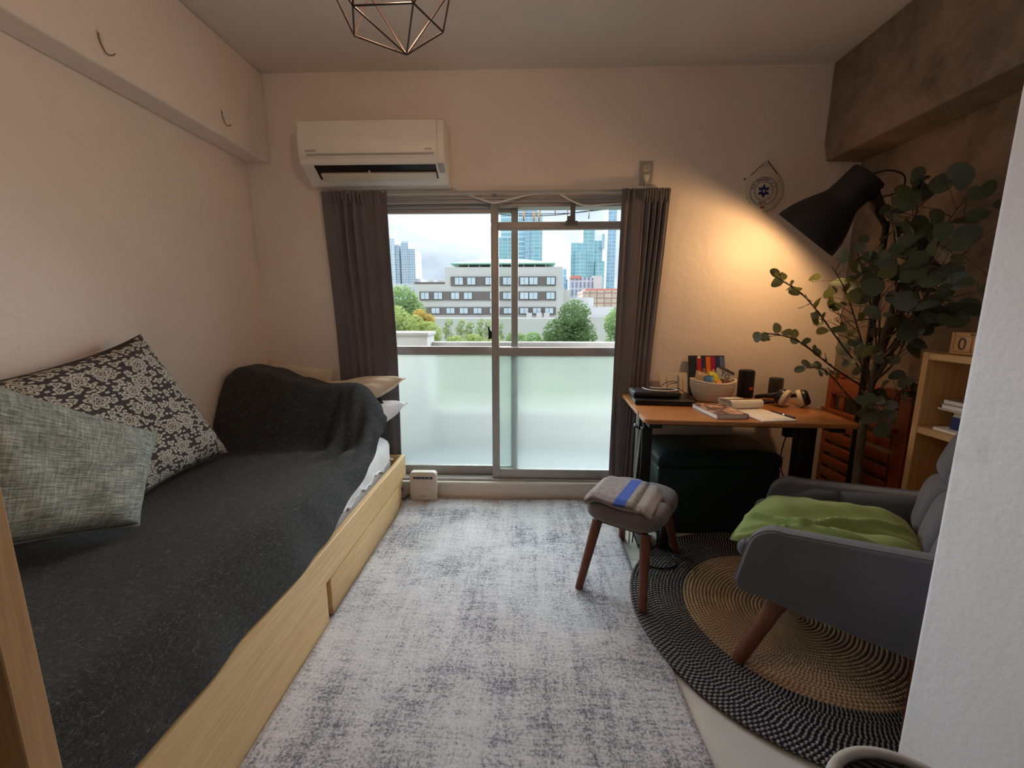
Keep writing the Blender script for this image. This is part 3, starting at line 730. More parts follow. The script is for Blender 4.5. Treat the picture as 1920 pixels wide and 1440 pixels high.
def edge(y):
    xe = interp([0.45, 1.45, 1.75, 2.25, 2.31, 2.40], [-0.753, -0.754, -0.772, -0.788, -0.795, -0.915], y) + 0.0035 * math.sin(y * 11) + 0.002 * math.sin(y * 31)
    ze = interp([0.45, 1.42, 1.70, 2.05, 2.22, 2.31, 2.40], [0.3225, 0.3235, 0.375, 0.45, 0.53, 0.60, 0.79], y) + (0.004 * math.sin(y * 23) if y > 1.6 else 0)
    return xe, ze
def blank_fn(u, v):
    y = 0.482 + (2.40 - 0.482) * v
    xe, ze = edge(y)
    y2 = y + (0.045 * sstep(0.9, 1.0, v)) * (1 - u)
    x = -1.585 + (xe + 1.585) * (1 - (1 - u) ** 1.6)
    zt = top_z(min(x, -0.80), y2)
    xs_ = xe - 0.20
    d = max(0.0, (x - xs_) / (xe - xs_))
    drop = d ** interp([1.6, 2.1], [4.2, 2.4], y)
    z = zt + (ze - zt) * drop
    return (x + 0.004 * math.sin(y * 17) * d, y2, z)
bm = grid(blank_fn, 90, 170)
o = obj('blanket', bm, BLANKET, None, True, 80, solid=0.012)
tag(o, 'dark charcoal woollen blanket spread over the bed and its pillows', 'blanket')

def pillow(name, label, corners, thick, mat, group=None, nu=34, pinch=0.07, bulge_n=None, cat='pillow', parts=None, sag=0.0, wr=0.004, seam=None, full=0.55, crease=0.0, pw=4, backk=1.0):
    """soft rectangular pillow spanned by four corner points (bl, br, tr, tl)"""
    bl, br, tr, tl = [Vector(c) for c in corners]
    ctr = (bl + br + tr + tl) / 4
    n = (br - bl).cross(tl - bl).normalized()
    def surf(sgn):
        def fn(u, v):
            a = 2 * u - 1; b_ = 2 * v - 1
            ins_u = 1 - pinch * (1 - b_ * b_) * abs(a) ** 3 * 0 - pinch * (1 - b_ ** 2) ** 1
            # pull the middle of each side inwards, leave the corners pointed
            a2 = a * (1 - pinch * (1 - abs(b_) ** 2.2) * abs(a) ** 2); b2 = b_ * (1 - pinch * (1 - abs(a) ** 2.2) * abs(b_) ** 2)
            uu = (a2 + 1) / 2; vv_ = (b2 + 1) / 2
            p = bl * (1 - uu) * (1 - vv_) + br * uu * (1 - vv_) + tr * uu * vv_ + tl * (1 - uu) * vv_
            h_ = max(0.0, (1 - abs(a) ** pw) * (1 - abs(b_) ** pw)) ** full
            h_ += 0.0
            cz_ = crease * h_ * (math.exp(-((a * 0.8 + b_ * 0.5 + 0.42) / 0.07) ** 2) + 0.8 * math.exp(-((a * 0.9 - b_ * 0.35 + 0.62) / 0.06) ** 2) - 0.9 * math.exp(-((a * 0.85 + b_ * 0.2 + 0.52) / 0.06) ** 2) + 0.4 * math.sin(a * 5 + 1.5 * b_)) if crease else 0.0
            q = n * (cz_ + sgn * (1.0 if sgn > 0 else backk) * thick / 2 * h_ + wr * math.sin(a * 9 + b_ * 5) * h_ + wr * math.sin(b_ * 13 - a * 6 + 1) * h_)
            return p + q - ctr - Vector((0, 0, sag)) * (1 - a * a) * (1 - b_ * b_)
        return fn
    r = thing(name, label, cat, ctr, 0, group)
    bm = grid(surf(1), nu, nu); grid(lambda u, v: surf(-1)(1 - u, v), nu, nu, bm)
    bmesh.ops.remove_doubles(bm, verts=bm.verts[:], dist=1e-5)
    obj('cover', bm, mat, r, True, 80)
    # piped seam along the rim
    rim = []
    f = surf(1)
    for (u0, v0, u1, v1) in ((0, 0, 1, 0), (1, 0, 1, 1), (1, 1, 0, 1), (0, 1, 0, 0)):
        for k in range(14):
            s_ = k / 14; rim.append(f(u0 + (u1 - u0) * s_, v0 + (v1 - v0) * s_))
    obj('seam', tube(rim, 0.0035, 6, closed=True), seam or mat, r, True, 80)
    return r
pillow('pillow', 'white pillow poking out from under the blanket, lower of two', [(-1.50, 2.10, 0.525), (-0.90, 2.12, 0.515), (-0.706, 2.42, 0.655), (-1.50, 2.41, 0.53)], 0.13, WHITE_F, 'bed pillows', full=0.6, pw=7, pinch=0.015)
pillow('pillow', 'cream pillow poking out from under the blanket, upper of two', [(-1.50, 2.22, 0.69), (-0.95, 2.26, 0.66), (-0.712, 2.425, 0.805), (-1.50, 2.41, 0.70)], 0.11, CREAM_F, 'bed pillows', full=0.6, pw=7, pinch=0.015)
pillow('pillow', 'pale cream pillow standing against the wall behind the blanket', [(-1.57, 2.448, 0.44), (-1.20, 2.448, 0.44), (-1.175, 2.490, 0.855), (-1.57, 2.490, 0.905)], 0.05, CREAM_F, 'bed pillows', wr=0.002)
pillow('cushion', 'square cushion with white flower print leaning against the wall', [(-1.375, 1.27, 0.525), (-1.435, 1.885, 0.525), (-1.515, 1.60, 1.105), (-1.52, 0.99, 0.985)], 0.16, FLORAL, None, 40, 0.09, cat='cushion', backk=0.6, seam=FABRIC_DARK if 'FABRIC_DARK' in globals() else None)
pillow('cushion', 'sage green woven cushion in front of the flower print one', [(-1.38, 0.84, 0.62), (-1.225, 1.19, 0.525), (-1.37, 1.46, 0.745), (-1.46, 1.0, 1.05)], 0.17, SAGE, None, 40, 0.05, cat='cushion', backk=0.25)

# ================================================================== RUGS
def rug_fn(u, v):
    x = -0.747 + (0.504 - -0.747) * u; y = 0.46 + (2.505 - 0.46) * v
    x += u * 0.004 * math.sin(y * 4.0)
    z = 0.008 + 0.0035 * math.sin(x * 7 + y * 5) * math.sin(y * 6 - 1) ** 2
    z += 0.010 * math.exp(-((x + 0.50) ** 2 + (y - 1.55) ** 2) / 0.012) + 0.007 * math.exp(-(((x - 0.38) / 1.6) ** 2 + (y - 1.33) ** 2) / 0.006)
    return (x, y, z)
rt = thing('area_rug', 'pale grey distressed rectangular rug beside the bed', 'rug', (0, 0, 0))
obj('pile', grid(rug_fn, 60, 110), RUG, rt, True, 80, solid=0.007)
bm = bm_new()
for line in ([rug_fn(1, k / 60) for k in range(61)], [rug_fn(0, k / 60) for k in range(61)], [rug_fn(k / 40, 1) for k in range(41)]):
    tube([(p[0], p[1], p[2] - 0.0035) for p in line], 0.0045, 6, bm)
obj('binding', bm, fabric('rug_binding', rgb(150, 150, 156)), rt, True, 80)
rr = thing('round_rug', 'round braided jute rug with a charcoal and white border', 'rug', (1.064, 1.497, 0))
PITCH = 0.0135
for k in range(46):
    r = 0.008 + PITCH * k
    dark = r > 0.408
    seg = max(16, min(120, int(r * 260)))
    bm = tube([(r * math.cos(2 * PI * i / seg), r * math.sin(2 * PI * i / seg), 0.0125 + 0.0008 * math.sin(k * 1.7) + 0.008 * sstep(0.56, 0.49, 1.064 + r * math.cos(2 * PI * i / seg))) for i in range(seg)], 0.0072 if k else 0.0075, 6, closed=True)
    obj('braid_row', bm, DARK_BRAID if dark else JUTE, rr, True, 80)

# ================================================================== FOOTSTOOL + TOWEL
st = thing('footstool', 'small tufted taupe footstool on splayed wooden legs', 'stool', (0.488, 1.765, 0.0), math.atan2(0.835, 0.55))
def cushion_block(hx, hy, z0, z1, n=4.0, tuft=0.012, lobes=(2, 2)):
    bm = bm_new()
    def fn(u, v):
        a = 2 * PI * u; ph = PI * (v - 0.5)
        ca, sa = math.cos(a), math.sin(a); k = (abs(ca) ** n + abs(sa) ** n) ** (-1 / n)
        cp = math.cos(ph); r_ = (abs(cp) ** (2 / 3.2)); s_ = math.sin(ph); zz = math.copysign(abs(s_) ** (2 / 3.2), s_)
        x, y = hx * ca * k * r_, hy * sa * k * r_
        dz = 0
        if zz > 0:
            dz = -tuft * (math.exp(-(x / 0.016) ** 2) + math.exp(-(y / 0.016) ** 2)) * min(1.0, zz * 1.5) * 0.8
        pin = 1 - 0.03 * math.exp(-((ca * k) / 0.12) ** 2 * 2) - 0.03 * math.exp(-((sa * k) / 0.12) ** 2 * 2)
        return (x * pin, y * pin, (z0 + z1) / 2 + (z1 - z0) / 2 * zz + dz)
    grid(fn, 64, 28, bm); bmesh.ops.remove_doubles(bm, verts=bm.verts[:], dist=1e-5)
    return bm
obj('seat', cushion_block(0.205, 0.168, 0.302, 0.408), STOOL_F, st, True, 80)
obj('frame', box(-0.15, 0.15, -0.11, 0.11, 0.292, 0.312, 0.004), WOOD_LEG, st)
for sx in (-1, 1):
    for sy in (-1, 1):
        obj('leg', tube([(sx * 0.145, sy * 0.105, 0.298), (-0.245 if sx < 0 else 0.275, sy * 0.138, {(-1, 1): 0.013, (1, 1): 0.0055, (-1, -1): 0.029, (1, -1): 0.0215}[(sx, sy)])], [0.0225, 0.0165], 14), WOOD_LEG, st)
TOWEL_M = None
m, t, b = newmat('striped_towel')
vu = coords(t, kind='UV'); sp_ = N(t, 'ShaderNodeSeparateXYZ'); L(t, vu, sp_.inputs[0])
stripe = ramp(t, sp_.outputs[0], [(0.0, K0), (0.56, W1), (0.77, K0)], 'CONSTANT')
base = ramp(t, noise(t, vu, 12, 4), [(0.3, rgb(128, 118, 114)), (0.7, rgb(152, 142, 138))])
L(t, mixc(t, stripe, base, rgb(72, 92, 158)), b.inputs['Base Color']); b.inputs['Roughness'].default_value = 1
b.inputs['Specular IOR Level'].default_value = 0.1
bump(t, b, noise(t, vu, 120, 3), 0.5, 0.003)
tw = thing('towel', 'folded taupe towel with a broad blue stripe on the footstool', 'towel', (0.446, 1.742, 0.404), math.atan2(-0.55, 0.835) + 0.05)
def towel_fn(z0, dx, sx_):
    def fn(u, v):
        x = -0.135 + 0.27 * u + dx; y = -0.145 + 0.29 * v
        x *= sx_
        fr = 0.003 * math.sin(v * 60) * (u > 0.97)
        return (x + fr, y + 0.004 * math.sin(u * 9), z0 + 0.006 * math.sin(u * 7 + v * 3) * 0.6 - 0.020 * sstep(0.70, 1.0, abs(2 * u - 1)) - 0.012 * sstep(0.75, 1.0, abs(2 * v - 1)))
    return fn
obj('lower_fold', grid(towel_fn(0.014, 0.008, 1.04), 30, 24), fabric('towel_plain', rgb(134, 124, 120), rgb(156, 146, 142), 300, 1.0, 0.5), tw, True, 80, solid=0.008)
obj('upper_fold', grid(towel_fn(0.024, -0.026, 0.86), 30, 24), m, tw, True, 80, solid=0.008)
bm = bm_new()
for k in range(22):
    y = -0.142 + 0.284 * k / 21
    tube([(0.100, y, 0.006), (0.110 + 0.004 * math.sin(k * 3), y + 0.003 * math.sin(k * 5), -0.001)], [0.0035, 0.002], 5, bm)
fr = obj('fringe', bm, MATS['towel_plain'], tw, True, 80); fr['kind'] = 'stuff'

# ================================================================== ARMCHAIR
ch = thing('armchair', 'grey upholstered armchair with curved arms and dark wooden legs', 'armchair', (1.108, 1.366, 0.0), math.radians(180 - 36.0))
def arc(cx, cz, r, a0, a1, n=7): return [(cx + r * math.cos(math.radians(a0 + (a1 - a0) * i / n)), cz + r * math.sin(math.radians(a0 + (a1 - a0) * i / n))) for i in range(n + 1)]
side = [(-0.34, 0.235), (0.10, 0.262), (0.215, 0.272)] + arc(0.243, 0.305, 0.036, -80, 10, 5) + arc(0.168, 0.425, 0.085, 15, 100, 8) + [(0.0, 0.525), (-0.18, 0.545), (-0.34, 0.575)]
for s, lab in ((1, 'near'), (-1, 'far')):
    y0, y1 = (0.225, 0.292) if s > 0 else (-0.292, -0.225)
    a_ = obj('arm', prism(side, y0, y1, 'XZ', 0.010, 3), GREY_F, ch, True, 50)
    rim = [(x, (0.2925 if s > 0 else -0.2925) - s * 0.012, z) for x, z in side[3:]]
    cxm = sum(p[0] for p in side) / len(side)
    obj('piping', tube([(x, y, z - 0.0) for x, y, z in rim], 0.0035, 6), GREY_F, a_, True, 80)
obj('seat_base', prism([(-0.30, 0.235), (0.205, 0.262), (0.232, 0.29), (0.232, 0.345), (-0.30, 0.345)], -0.224, 0.224, 'XZ', 0.012, 3), GREY_F, ch, True, 50)
obj('seat_cushion', prism([(-0.24, 0.335), (0.262, 0.345)] + arc(0.258, 0.382, 0.035, -70, 90, 6) + [(0.0, 0.43), (-0.24, 0.415)], -0.222, 0.222, 'XZ', 0.02, 4), GREY_F, ch, True, 50)
back = [(-0.20, 0.40), (-0.215, 0.50), (-0.25, 0.64), (-0.295, 0.80), (-0.325, 0.815), (-0.355, 0.79), (-0.36, 0.62), (-0.35, 0.40), (-0.342, 0.25), (-0.27, 0.25)]
bk = obj('backrest', prism(back, -0.29, 0.29, 'XZ', 0.028, 4), GREY_F, ch, True, 50)
def lobe(y0, y1, x0, z0, x1, z1, th):
    def fn(u, v):
        a = 2 * u - 1; b_ = 2 * v - 1
        h_ = (max(0, (1 - a ** 4) * (1 - b_ ** 4))) ** 0.5 * th
        return (x0 + (x1 - x0) * v + h_ * 0.93, y0 + (y1 - y0) * u, z0 + (z1 - z0) * v + h_ * 0.3)
    return grid(fn, 18, 18)
for k in range(3): obj('back_tuft', lobe(-0.28 + 0.187 * k, -0.28 + 0.187 * (k + 1), -0.208, 0.43, -0.25, 0.635, 0.04), GREY_F, bk, True, 80)
for k in range(3): obj('back_tuft', lobe(-0.28 + 0.187 * k, -0.28 + 0.187 * (k + 1), -0.248, 0.636, -0.295, 0.80, 0.035), GREY_F, bk, True, 80)
def armpad(x0, x1):
    def fn(u, v):
        a = 2 * u - 1; b_ = 2 * v - 1
        h_ = max(0, (1 - a ** 4) * (1 - b_ ** 4)) ** 0.5 * 0.03
        x = x0 + (x1 - x0) * u; zt = 0.50 - 0.16 * (x - 0.1) if x < 0.1 else 0.50 - 0.6 * (x - 0.1)
        return (x, -0.228 + h_, 0.40 + (zt - 0.40) * v)
    return grid(fn, 18, 10)
obj('arm_pad', armpad(-0.215, 0.02), GREY_F, ch, True, 80); obj('arm_pad', armpad(0.02, 0.225), GREY_F, ch, True, 80)
for (x0, x1) in ((0.15, 0.245), (-0.20, -0.185)):
    for s in (-1, 1):
        obj('leg', tube([(x0, s * 0.235, 0.262 if x0 > 0 else 0.245), (x1, s * 0.304, 0.0205)], [0.029, 0.020], 16), WOOD_LEG, ch)
lc = pillow('cushion', 'crumpled lime green linen cushion lying on the armchair seat', [(1.160, 1.125, 0.465), (1.335, 1.398, 0.468), (0.990, 1.612, 0.458), (0.740, 1.399, 0.392)], 0.12, LIME_F, None, 44, -0.05, cat='cushion', wr=0.003, crease=0.03)

# ================================================================== DESK
dk = thing('desk', 'wooden desk with rounded corners on black metal legs', 'desk', (1.02, 2.12, 0), math.radians(-3.5))
DT = 0.712
def rrect(x0, x1, y0, y1, r, n=6):
    pts = []
    for cx, cy_, a0 in ((x1 - r, y1 - r, 0), (x0 + r, y1 - r, 90), (x0 + r, y0 + r, 180), (x1 - r, y0 + r, 270)):
        for i in range(n + 1): a = math.radians(a0 + 90 * i / n); pts.append((cx + r * math.cos(a), cy_ + r * math.sin(a)))
    return pts
obj('desktop', prism(rrect(-0.458, 0.468, -0.300, 0.334, 0.035), DT - 0.02, DT, 'XY', 0.003, 2), WOOD_DESK, dk)
for x in (-0.40, 0.388):
    obj('leg', box(x - 0.035, x + 0.035, -0.075, 0.005, 0.03, 0.665, 0.005), BLACK_M, dk)
    obj('foot', box(x - 0.035, x + 0.035, -0.20, 0.27, 0.017, 0.045, 0.006), BLACK_M, dk)
    for yl in ((-0.17, 0.24) if x < 0 else (0.24,)): obj('leveller', lathe([(0.016, 0.0), (0.016, 0.006), (0.006, 0.008), (0.006, 0.0185)], 14), BLACK_M, dk, loc=(x, yl, 0.0))
    obj('bracket', box(x - 0.03, x + 0.03, -0.27, 0.27, 0.665, 0.6915, 0.003), BLACK_M, dk)
obj('crossbar', box(-0.37, 0.30, -0.06, -0.01, 0.625, 0.66, 0.003), BLACK_M, dk)
obj('edge_clip', box(-0.463, -0.455, -0.16, -0.15, DT - 0.024, DT + 0.004, 0.001), CHROME, dk)

bn = thing('storage_bench', 'dark green padded storage box under the desk', 'storage box', (1.035, 2.300, 0))
def soft_lid(u, v):
    a = 2 * u - 1; b_ = 2 * v - 1
    return (0.325 * a, 0.178 * b_, 0.44 + 0.035 * max(0, (1 - a ** 6) * (1 - b_ ** 6)) ** 0.5)
obj('body', box(-0.32, 0.32, -0.170, 0.170, 0.0, 0.378, 0.012, 3), BENCH_F, bn)
ld_ = obj('lid', box(-0.327, 0.327, -0.178, 0.178, 0.377, 0.442, 0.022, 4), BENCH_F, bn)
obj('lid_padding', grid(soft_lid, 30, 16), BENCH_F, ld_, True, 80)

# hook clamped under the desk edge with two hanging cords
hk = thing('cord_hook', 'chrome and black U-shaped hook with two cords under the desk edge', 'hook', (0.566, 1.965, 0.6935))
obj('hook', tube(spline([(0.008, 0.03, -0.001), (0.012, 0.025, -0.03), (0.012, 0.0, -0.05), (0.0, 0, -0.056), (-0.022, 0, -0.048), (-0.032, 0, -0.036)], 6), 0.0055, 8), BLACK_M, hk)
for x in (-0.032, 0.0): obj('hook_tip', lathe([(0.001, -0.008), (0.007, -0.005), (0.008, 0.0), (0.006, 0.006), (0.001, 0.008)], 12), CHROME, hk, loc=(x, -0.004, -0.036 if x else -0.05))
obj('cord', tube(spline([(-0.004, 0, -0.05), (-0.012, 0.01, -0.25), (-0.02, 0.03, -0.45), (-0.02, 0.05, -0.688)], 6), 0.004, 6), GREY_P, hk)
obj('cord', tube(spline([(0.004, 0, -0.05), (0.010, 0.012, -0.25), (0.006, 0.035, -0.45), (0.0, 0.06, -0.688)], 6), 0.0035, 6), BLACK_P, hk)
# power strip and loose black cable on the floor
ps = thing('power_strip', 'black power strip standing on the floor behind the footstool', 'power strip', (0.700, 1.968, 0.0195))
obj('housing', box(-0.022, 0.022, -0.03, 0.03, 0.0, 0.105, 0.008, 3), BLACK_P, ps)
for k in range(2): obj('socket', box(-0.012, 0.012, -0.0325, -0.0298, 0.02 + 0.04 * k, 0.045 + 0.04 * k, 0.001), BLACK_P, ps)
tag(obj('power_cable', tube(spline([(0.695, 1.942, 0.06), (0.64, 1.915, 0.05), (0.575, 1.88, 0.03), (0.58, 1.80, 0.0245), (0.65, 1.775, 0.0245), (0.712, 1.80, 0.0245), (0.725, 1.86, 0.0245), (0.715, 1.91, 0.026), (0.706, 1.941, 0.035)], 8), 0.0042, 8), BLACK_P), 'black cable looped on the floor beside the footstool leg', 'cable')

# ================================================================== ON THE WALLS
ac = thing('air_conditioner', 'white wall air conditioner above the window with open louver', 'air conditioner', (-0.81, D, 1.885))
def acp(n, bm, mat, parent=ac, **k):
    bm.transform(Matrix.Translation((0.81, -D, -1.885))); return obj(n, bm, mat, parent, **k)
prof = [(2.522, 2.185), (2.350, 2.185), (2.325, 2.170), (2.318, 2.10), (2.318, 1.985), (2.330, 1.965), (2.440, 1.892), (2.455, 1.886), (2.522, 1.886)]
acp('casing', prism(prof, -1.195, -0.425, 'YZ', 0.006, 3), WHITE_P)
acp('front_panel', prism([(2.316, 2.168), (2.308, 2.09), (2.309, 1.992), (2.317, 1.989), (2.3175, 2.168)], -1.190, -0.462, 'YZ', 0.002, 1), WHITE_P)
acp('panel_groove', box(-1.145, -0.478, 2.306, 2.312, 1.998, 2.008, 0.001), GREY_P)
def onslope(t0, t1, off, x0, x1):
    a = Vector((2.330, 1.965)); b_ = Vector((2.440, 1.892)); d = (b_ - a); n = Vector((d.y, -d.x)).normalized()
    if n.y > 0: n = -n
    q = [a + d * t0 + n * off, a + d * t1 + n * off, a + d * t1 - n * 0.004, a + d * t0 - n * 0.004]
    return prism([(p.x, p.y) for p in q], x0, x1, 'YZ')
acp('outlet', onslope(0.06, 0.72, 0.0015, -1.125, -0.475), BLACK_P)
fl = acp('louver', onslope(0.40, 0.70, 0.012, -1.105, -0.482), CREAM_P)
acp('louver_rib', onslope(0.30, 0.70, 0.016, -0.842, -0.836), CREAM_P)
acp('indicator', onslope(0.02, 0.45, 0.002, -0.462, -0.430), GREY_P)
def wall_text(body, size, x, y, z, mat, parent, name='lettering', off=(0.81, -D, -1.885)):
    bm = textmesh(body, size); bm.transform(Matrix.Translation((x + off[0], y + off[1], z + off[2])) @ Matrix.Rotation(PI / 2, 4, 'X'))
    return obj(name, bm, mat, parent, False)
wall_text('HITACHI', 0.014, -1.125, 2.3085, 2.022, INK, ac)
acp('maker_mark', box(-0.525, -0.488, 2.3075, 2.309, 2.023, 2.029), GREY_P, ac)
tag(obj('cable', tube(spline([(-0.435, 2.512, 1.90), (-0.40, 2.505, 1.885), (-0.31, 2.50, 1.845), (-0.22, 2.495, 1.815), (-0.17, 2.492, 1.805), (-0.06, 2.492, 1.83), (0.08, 2.495, 1.858), (0.17, 2.50, 1.862), (0.24, 2.49, 1.82), (0.33, 2.485, 1.785), (0.45, 2.485, 1.79), (0.56, 2.50, 1.80)], 8), 0.004, 8), WHITE_P), 'white cord strung from the air conditioner along the window head', 'cable')

ol = thing('wall_outlet', 'grey wall socket plate with a white plug in it', 'socket', (0.672, D, 1.962))
obj('plate', box(-0.037, 0.037, -0.008, -0.0005, -0.063, 0.063, 0.003), GREY_P, ol)
for z in (0.022, -0.022): obj('socket', box(-0.016, 0.016, -0.011, -0.0082, z - 0.015, z + 0.015, 0.004), CREAM_P, ol)
for x in (-0.006, 0.006): obj('slot', box(x - 0.0016, x + 0.0016, -0.0117, -0.0112, 0.016, 0.03), INK, ol)
pl = thing('plug', 'white mains plug with a cord in the grey wall socket', 'plug', (0.672, D - 0.012, 1.940))
obj('body', prism([(-0.014, 0.006), (0.014, 0.006), (0.012, -0.012), (0.005, -0.03), (-0.005, -0.03), (-0.012, -0.012)], -0.022, -0.0005, 'XZ', 0.003), WHITE_P, pl)
obj('cord', tube(spline([(0, -0.012, -0.028), (-0.004, -0.012, -0.06), (-0.012, -0.005, -0.085), (-0.02, 0.002, -0.12)], 6), 0.0032, 6), WHITE_P, pl)

sg = thing('hanging_plaque', 'round cream plaque with a blue star emblem hanging on a cord', 'plaque', (1.322, D - 0.012, 1.862), 0)
ring = [(0.106 * math.cos(a), 0.106 * math.sin(a) * 1.02) for a in [2 * PI * k / 40 for k in range(40)]]
ring = [(x, z + (0.018 * math.exp(-((x) / 0.03) ** 2) if z > 0 else 0)) for x, z in ring]
obj('disc', prism(ring, -0.006, 0.006, 'XZ', 0.003, 2), CREAM_P, sg)
FR = Matrix.Rotation(PI / 2, 4, 'X')
for r_ in (0.0735, 0.049):
    obj('printed_ring', tube([(r_ * math.cos(2 * PI * k / 40) , -0.0065, r_ * math.sin(2 * PI * k / 40) - 0.004) for k in range(40)], 0.0013, 6, closed=True), INK_B, sg)
star = []
for k in range(12):
    r_ = 0.037 if k % 2 == 0 else 0.020; a = PI / 2 + k * PI / 6; star.append((r_ * math.cos(a), r_ * math.sin(a) - 0.004))
obj('star_emblem', prism(star, -0.0078, -0.0058, 'XZ'), INK_B, sg)
for x0, x1, z0, z1 in ((-0.032, -0.012, -0.007, -0.001), (0.012, 0.032, -0.007, -0.001), (-0.004, 0.004, -0.012, 0.004)):
    obj('emblem_notch', box(x0, x1, -0.0086, -0.0079, z0, z1), CREAM_P, sg)
bm = bm_new(); txt = 'TUS MAKKABI e.V.'
for k, c in enumerate(txt):
    if c == ' ': continue
    a = math.radians(168 - 156 * k / (len(txt) - 1)); tmb = textmesh(c, 0.0185)
    merge(bm, tmb, Matrix.Translation((0.0615 * math.cos(a), -0.0066, 0.0615 * math.sin(a) - 0.004)) @ FR @ Matrix.Rotation(a - PI / 2, 4, 'Z'))
obj('lettering', bm, INK_B, sg, False)
bm = textmesh('Berlin', 0.017); bm.transform(Matrix.Translation((0, -0.0066, -0.064)) @ FR); obj('lettering', bm, INK_B, sg, False)
obj('red_sticker', box(-0.011, 0.011, -0.0075, -0.0062, -0.096, -0.085, 0.001), plain('sticker_red', rgb(206, 84, 52), 0.6), sg)
obj('hanging_cord', tube([(-0.075, -0.002, 0.082), (0.0, -0.006, 0.150), (0.004, -0.010, 0.152), (0.066, -0.002, 0.088)], 0.0022, 6), TWIG, sg)
obj('knot', lathe([(0.001, -0.006), (0.006, 0), (0.001, 0.006)], 8), TWIG, sg, loc=(-0.108, -0.004, 0.06))
hkw = thing('wall_hook', 'white adhesive hook holding the hanging plaque', 'hook', (1.322, D, 2.02))
obj('plate', box(-0.012, 0.012, -0.005, -0.0005, -0.02, 0.04, 0.002), WHITE_P, hkw)
obj('hook', tube(spline([(0, -0.004, -0.008), (0, -0.012, -0.018), (0, -0.020, -0.014), (0, -0.022, -0.004)], 5), 0.003, 6), WHITE_P, hkw)
for (y, z, lab) in ((1.575, 2.085, 'small wire hook with a dried leaf on the beam, farther from the window'), (2.165, 2.098, 'small wire hook on the beam next to the air conditioner')):
    r = thing('beam_hook', lab, 'hook', (-1.468, y, z), 0, 'wire hooks on the white beam')
    obj('wire', tube(spline([(0.001, -0.012, 0.055), (0.002, -0.012, 0.03), (0.002, -0.004, 0.012), (0.008, 0.0, -0.005), (0.016, 0.01, -0.006), (0.02, 0.02, 0.004)], 6), 0.0024, 6), plain('hook_wire', rgb(140, 122, 106), 0.5), r)
    obj('plate', prism([(-0.016, 0.06), (-0.009, 0.03), (-0.004, 0.008), (0.002, 0.012), (-0.004, 0.045)], 0.0, 0.003, 'YZ'), CREAM_P, r)

# ------------------------------------------------------------------ wire cage pendant
pd = thing('pendant_lamp', 'geometric bronze wire cage pendant lamp', 'lamp', (-0.312, 1.10, 1.857))
low_ = [(0.115 * math.cos(math.radians(88 + 72 * k)) , 0.088 * math.sin(math.radians(88 + 72 * k)) - 0.0, 0.0 - 0.012 * (k == 0)) for k in range(5)]
mid_ = [(0.185 * math.cos(math.radians(52 + 72 * k)), 0.17 * math.sin(math.radians(52 + 72 * k)), 0.16) for k in range(5)]
up_ = [(0.10 * math.cos(math.radians(88 + 72 * k)), 0.10 * math.sin(math.radians(88 + 72 * k)), 0.33) for k in range(5)]
for k in range(5):
    for a, b_ in ((low_[k], low_[(k + 1) % 5]), (low_[k], mid_[k]), (low_[k], mid_[(k + 1) % 5]), (mid_[k], mid_[(k + 1) % 5]), (mid_[k], up_[k]), (mid_[k], up_[(k - 1) % 5]), (up_[k], up_[(k + 1) % 5]), (up_[k], (0, 0, 0.42))):
        obj('wire', tube([a, b_], 0.0022, 6), BRASS_W, pd)
for a, b_ in ((low_[0], low_[2]), (low_[0], low_[3])): obj('wire', tube([a, b_], 0.0022, 6), BRASS_W, pd)
obj('socket', lathe([(0.012, 0.30), (0.02, 0.31), (0.02, 0.37), (0.014, 0.42), (0.006, 0.43)], 16), BLACK_P, pd)
obj('bulb', lathe([(0.001, 0.20), (0.018, 0.205), (0.03, 0.225), (0.031, 0.245), (0.022, 0.275), (0.013, 0.30)], 20), emit('warm_bulb', (1, 0.74, 0.45, 1), 6), pd)
obj('cord', tube([(0, 0, 0.42), (0, 0, 0.642)], 0.003, 8), BLACK_P, pd)
obj('canopy', lathe([(0.05, 0.6425), (0.05, 0.628), (0.02, 0.613)], 24), BLACK_P, pd)
ld = bpy.data.lights.new('pendant_light_offscreen', 'POINT'); ld.energy = 5.2; ld.color = (1.0, 0.64, 0.43); ld.shadow_soft_size = 0.035
lo = bpy.data.objects.new('pendant_light_offscreen', ld); C.objects.link(lo); lo.location = (-0.312, 1.10, 1.857 + 0.16)

# ------------------------------------------------------------------ floor lamp with big black shade
AX = Vector((-0.52, 0.46, -0.73)).normalized(); MC = Vector((1.335, 2.125, 1.558))
fl = thing('floor_lamp', 'tall floor lamp with a large tilted black shade', 'lamp', (1.65, 2.055, 0))
FO = Vector((1.65, 2.055, 0))
outp = [(0.158, 0.0), (0.155, 0.02), (0.144, 0.06), (0.126, 0.10), (0.104, 0.14), (0.086, 0.17), (0.078, 0.19), (0.078, 0.30), (0.073, 0.31)]
inp = [(0.066, 0.304), (0.071, 0.19), (0.098, 0.14), (0.120, 0.10), (0.138, 0.06), (0.152, 0.0)]
bm = lathe([(0.02, 0.31)] + outp[::-1] + inp[::-1] + [(0.02, 0.302)], 40, cap=False)
bm.transform(axis_mat(MC - FO, -AX)); obj('shade', bm, BLACK_SH, fl, True, 50)
bm = lathe([(0.001, 0.07), (0.02, 0.075), (0.03, 0.095), (0.03, 0.115), (0.02, 0.145), (0.014, 0.17), (0.014, 0.20)], 20)
bm.transform(axis_mat(MC - FO, -AX)); obj('bulb', bm, emit('lamp_bulb', (1, 0.72, 0.36, 1), 8), fl)
bm = lathe([(0.018, 0.17), (0.024, 0.18), (0.024, 0.301)], 16); bm.transform(axis_mat(MC - FO, -AX)); obj('socket', bm, BLACK_P, fl)
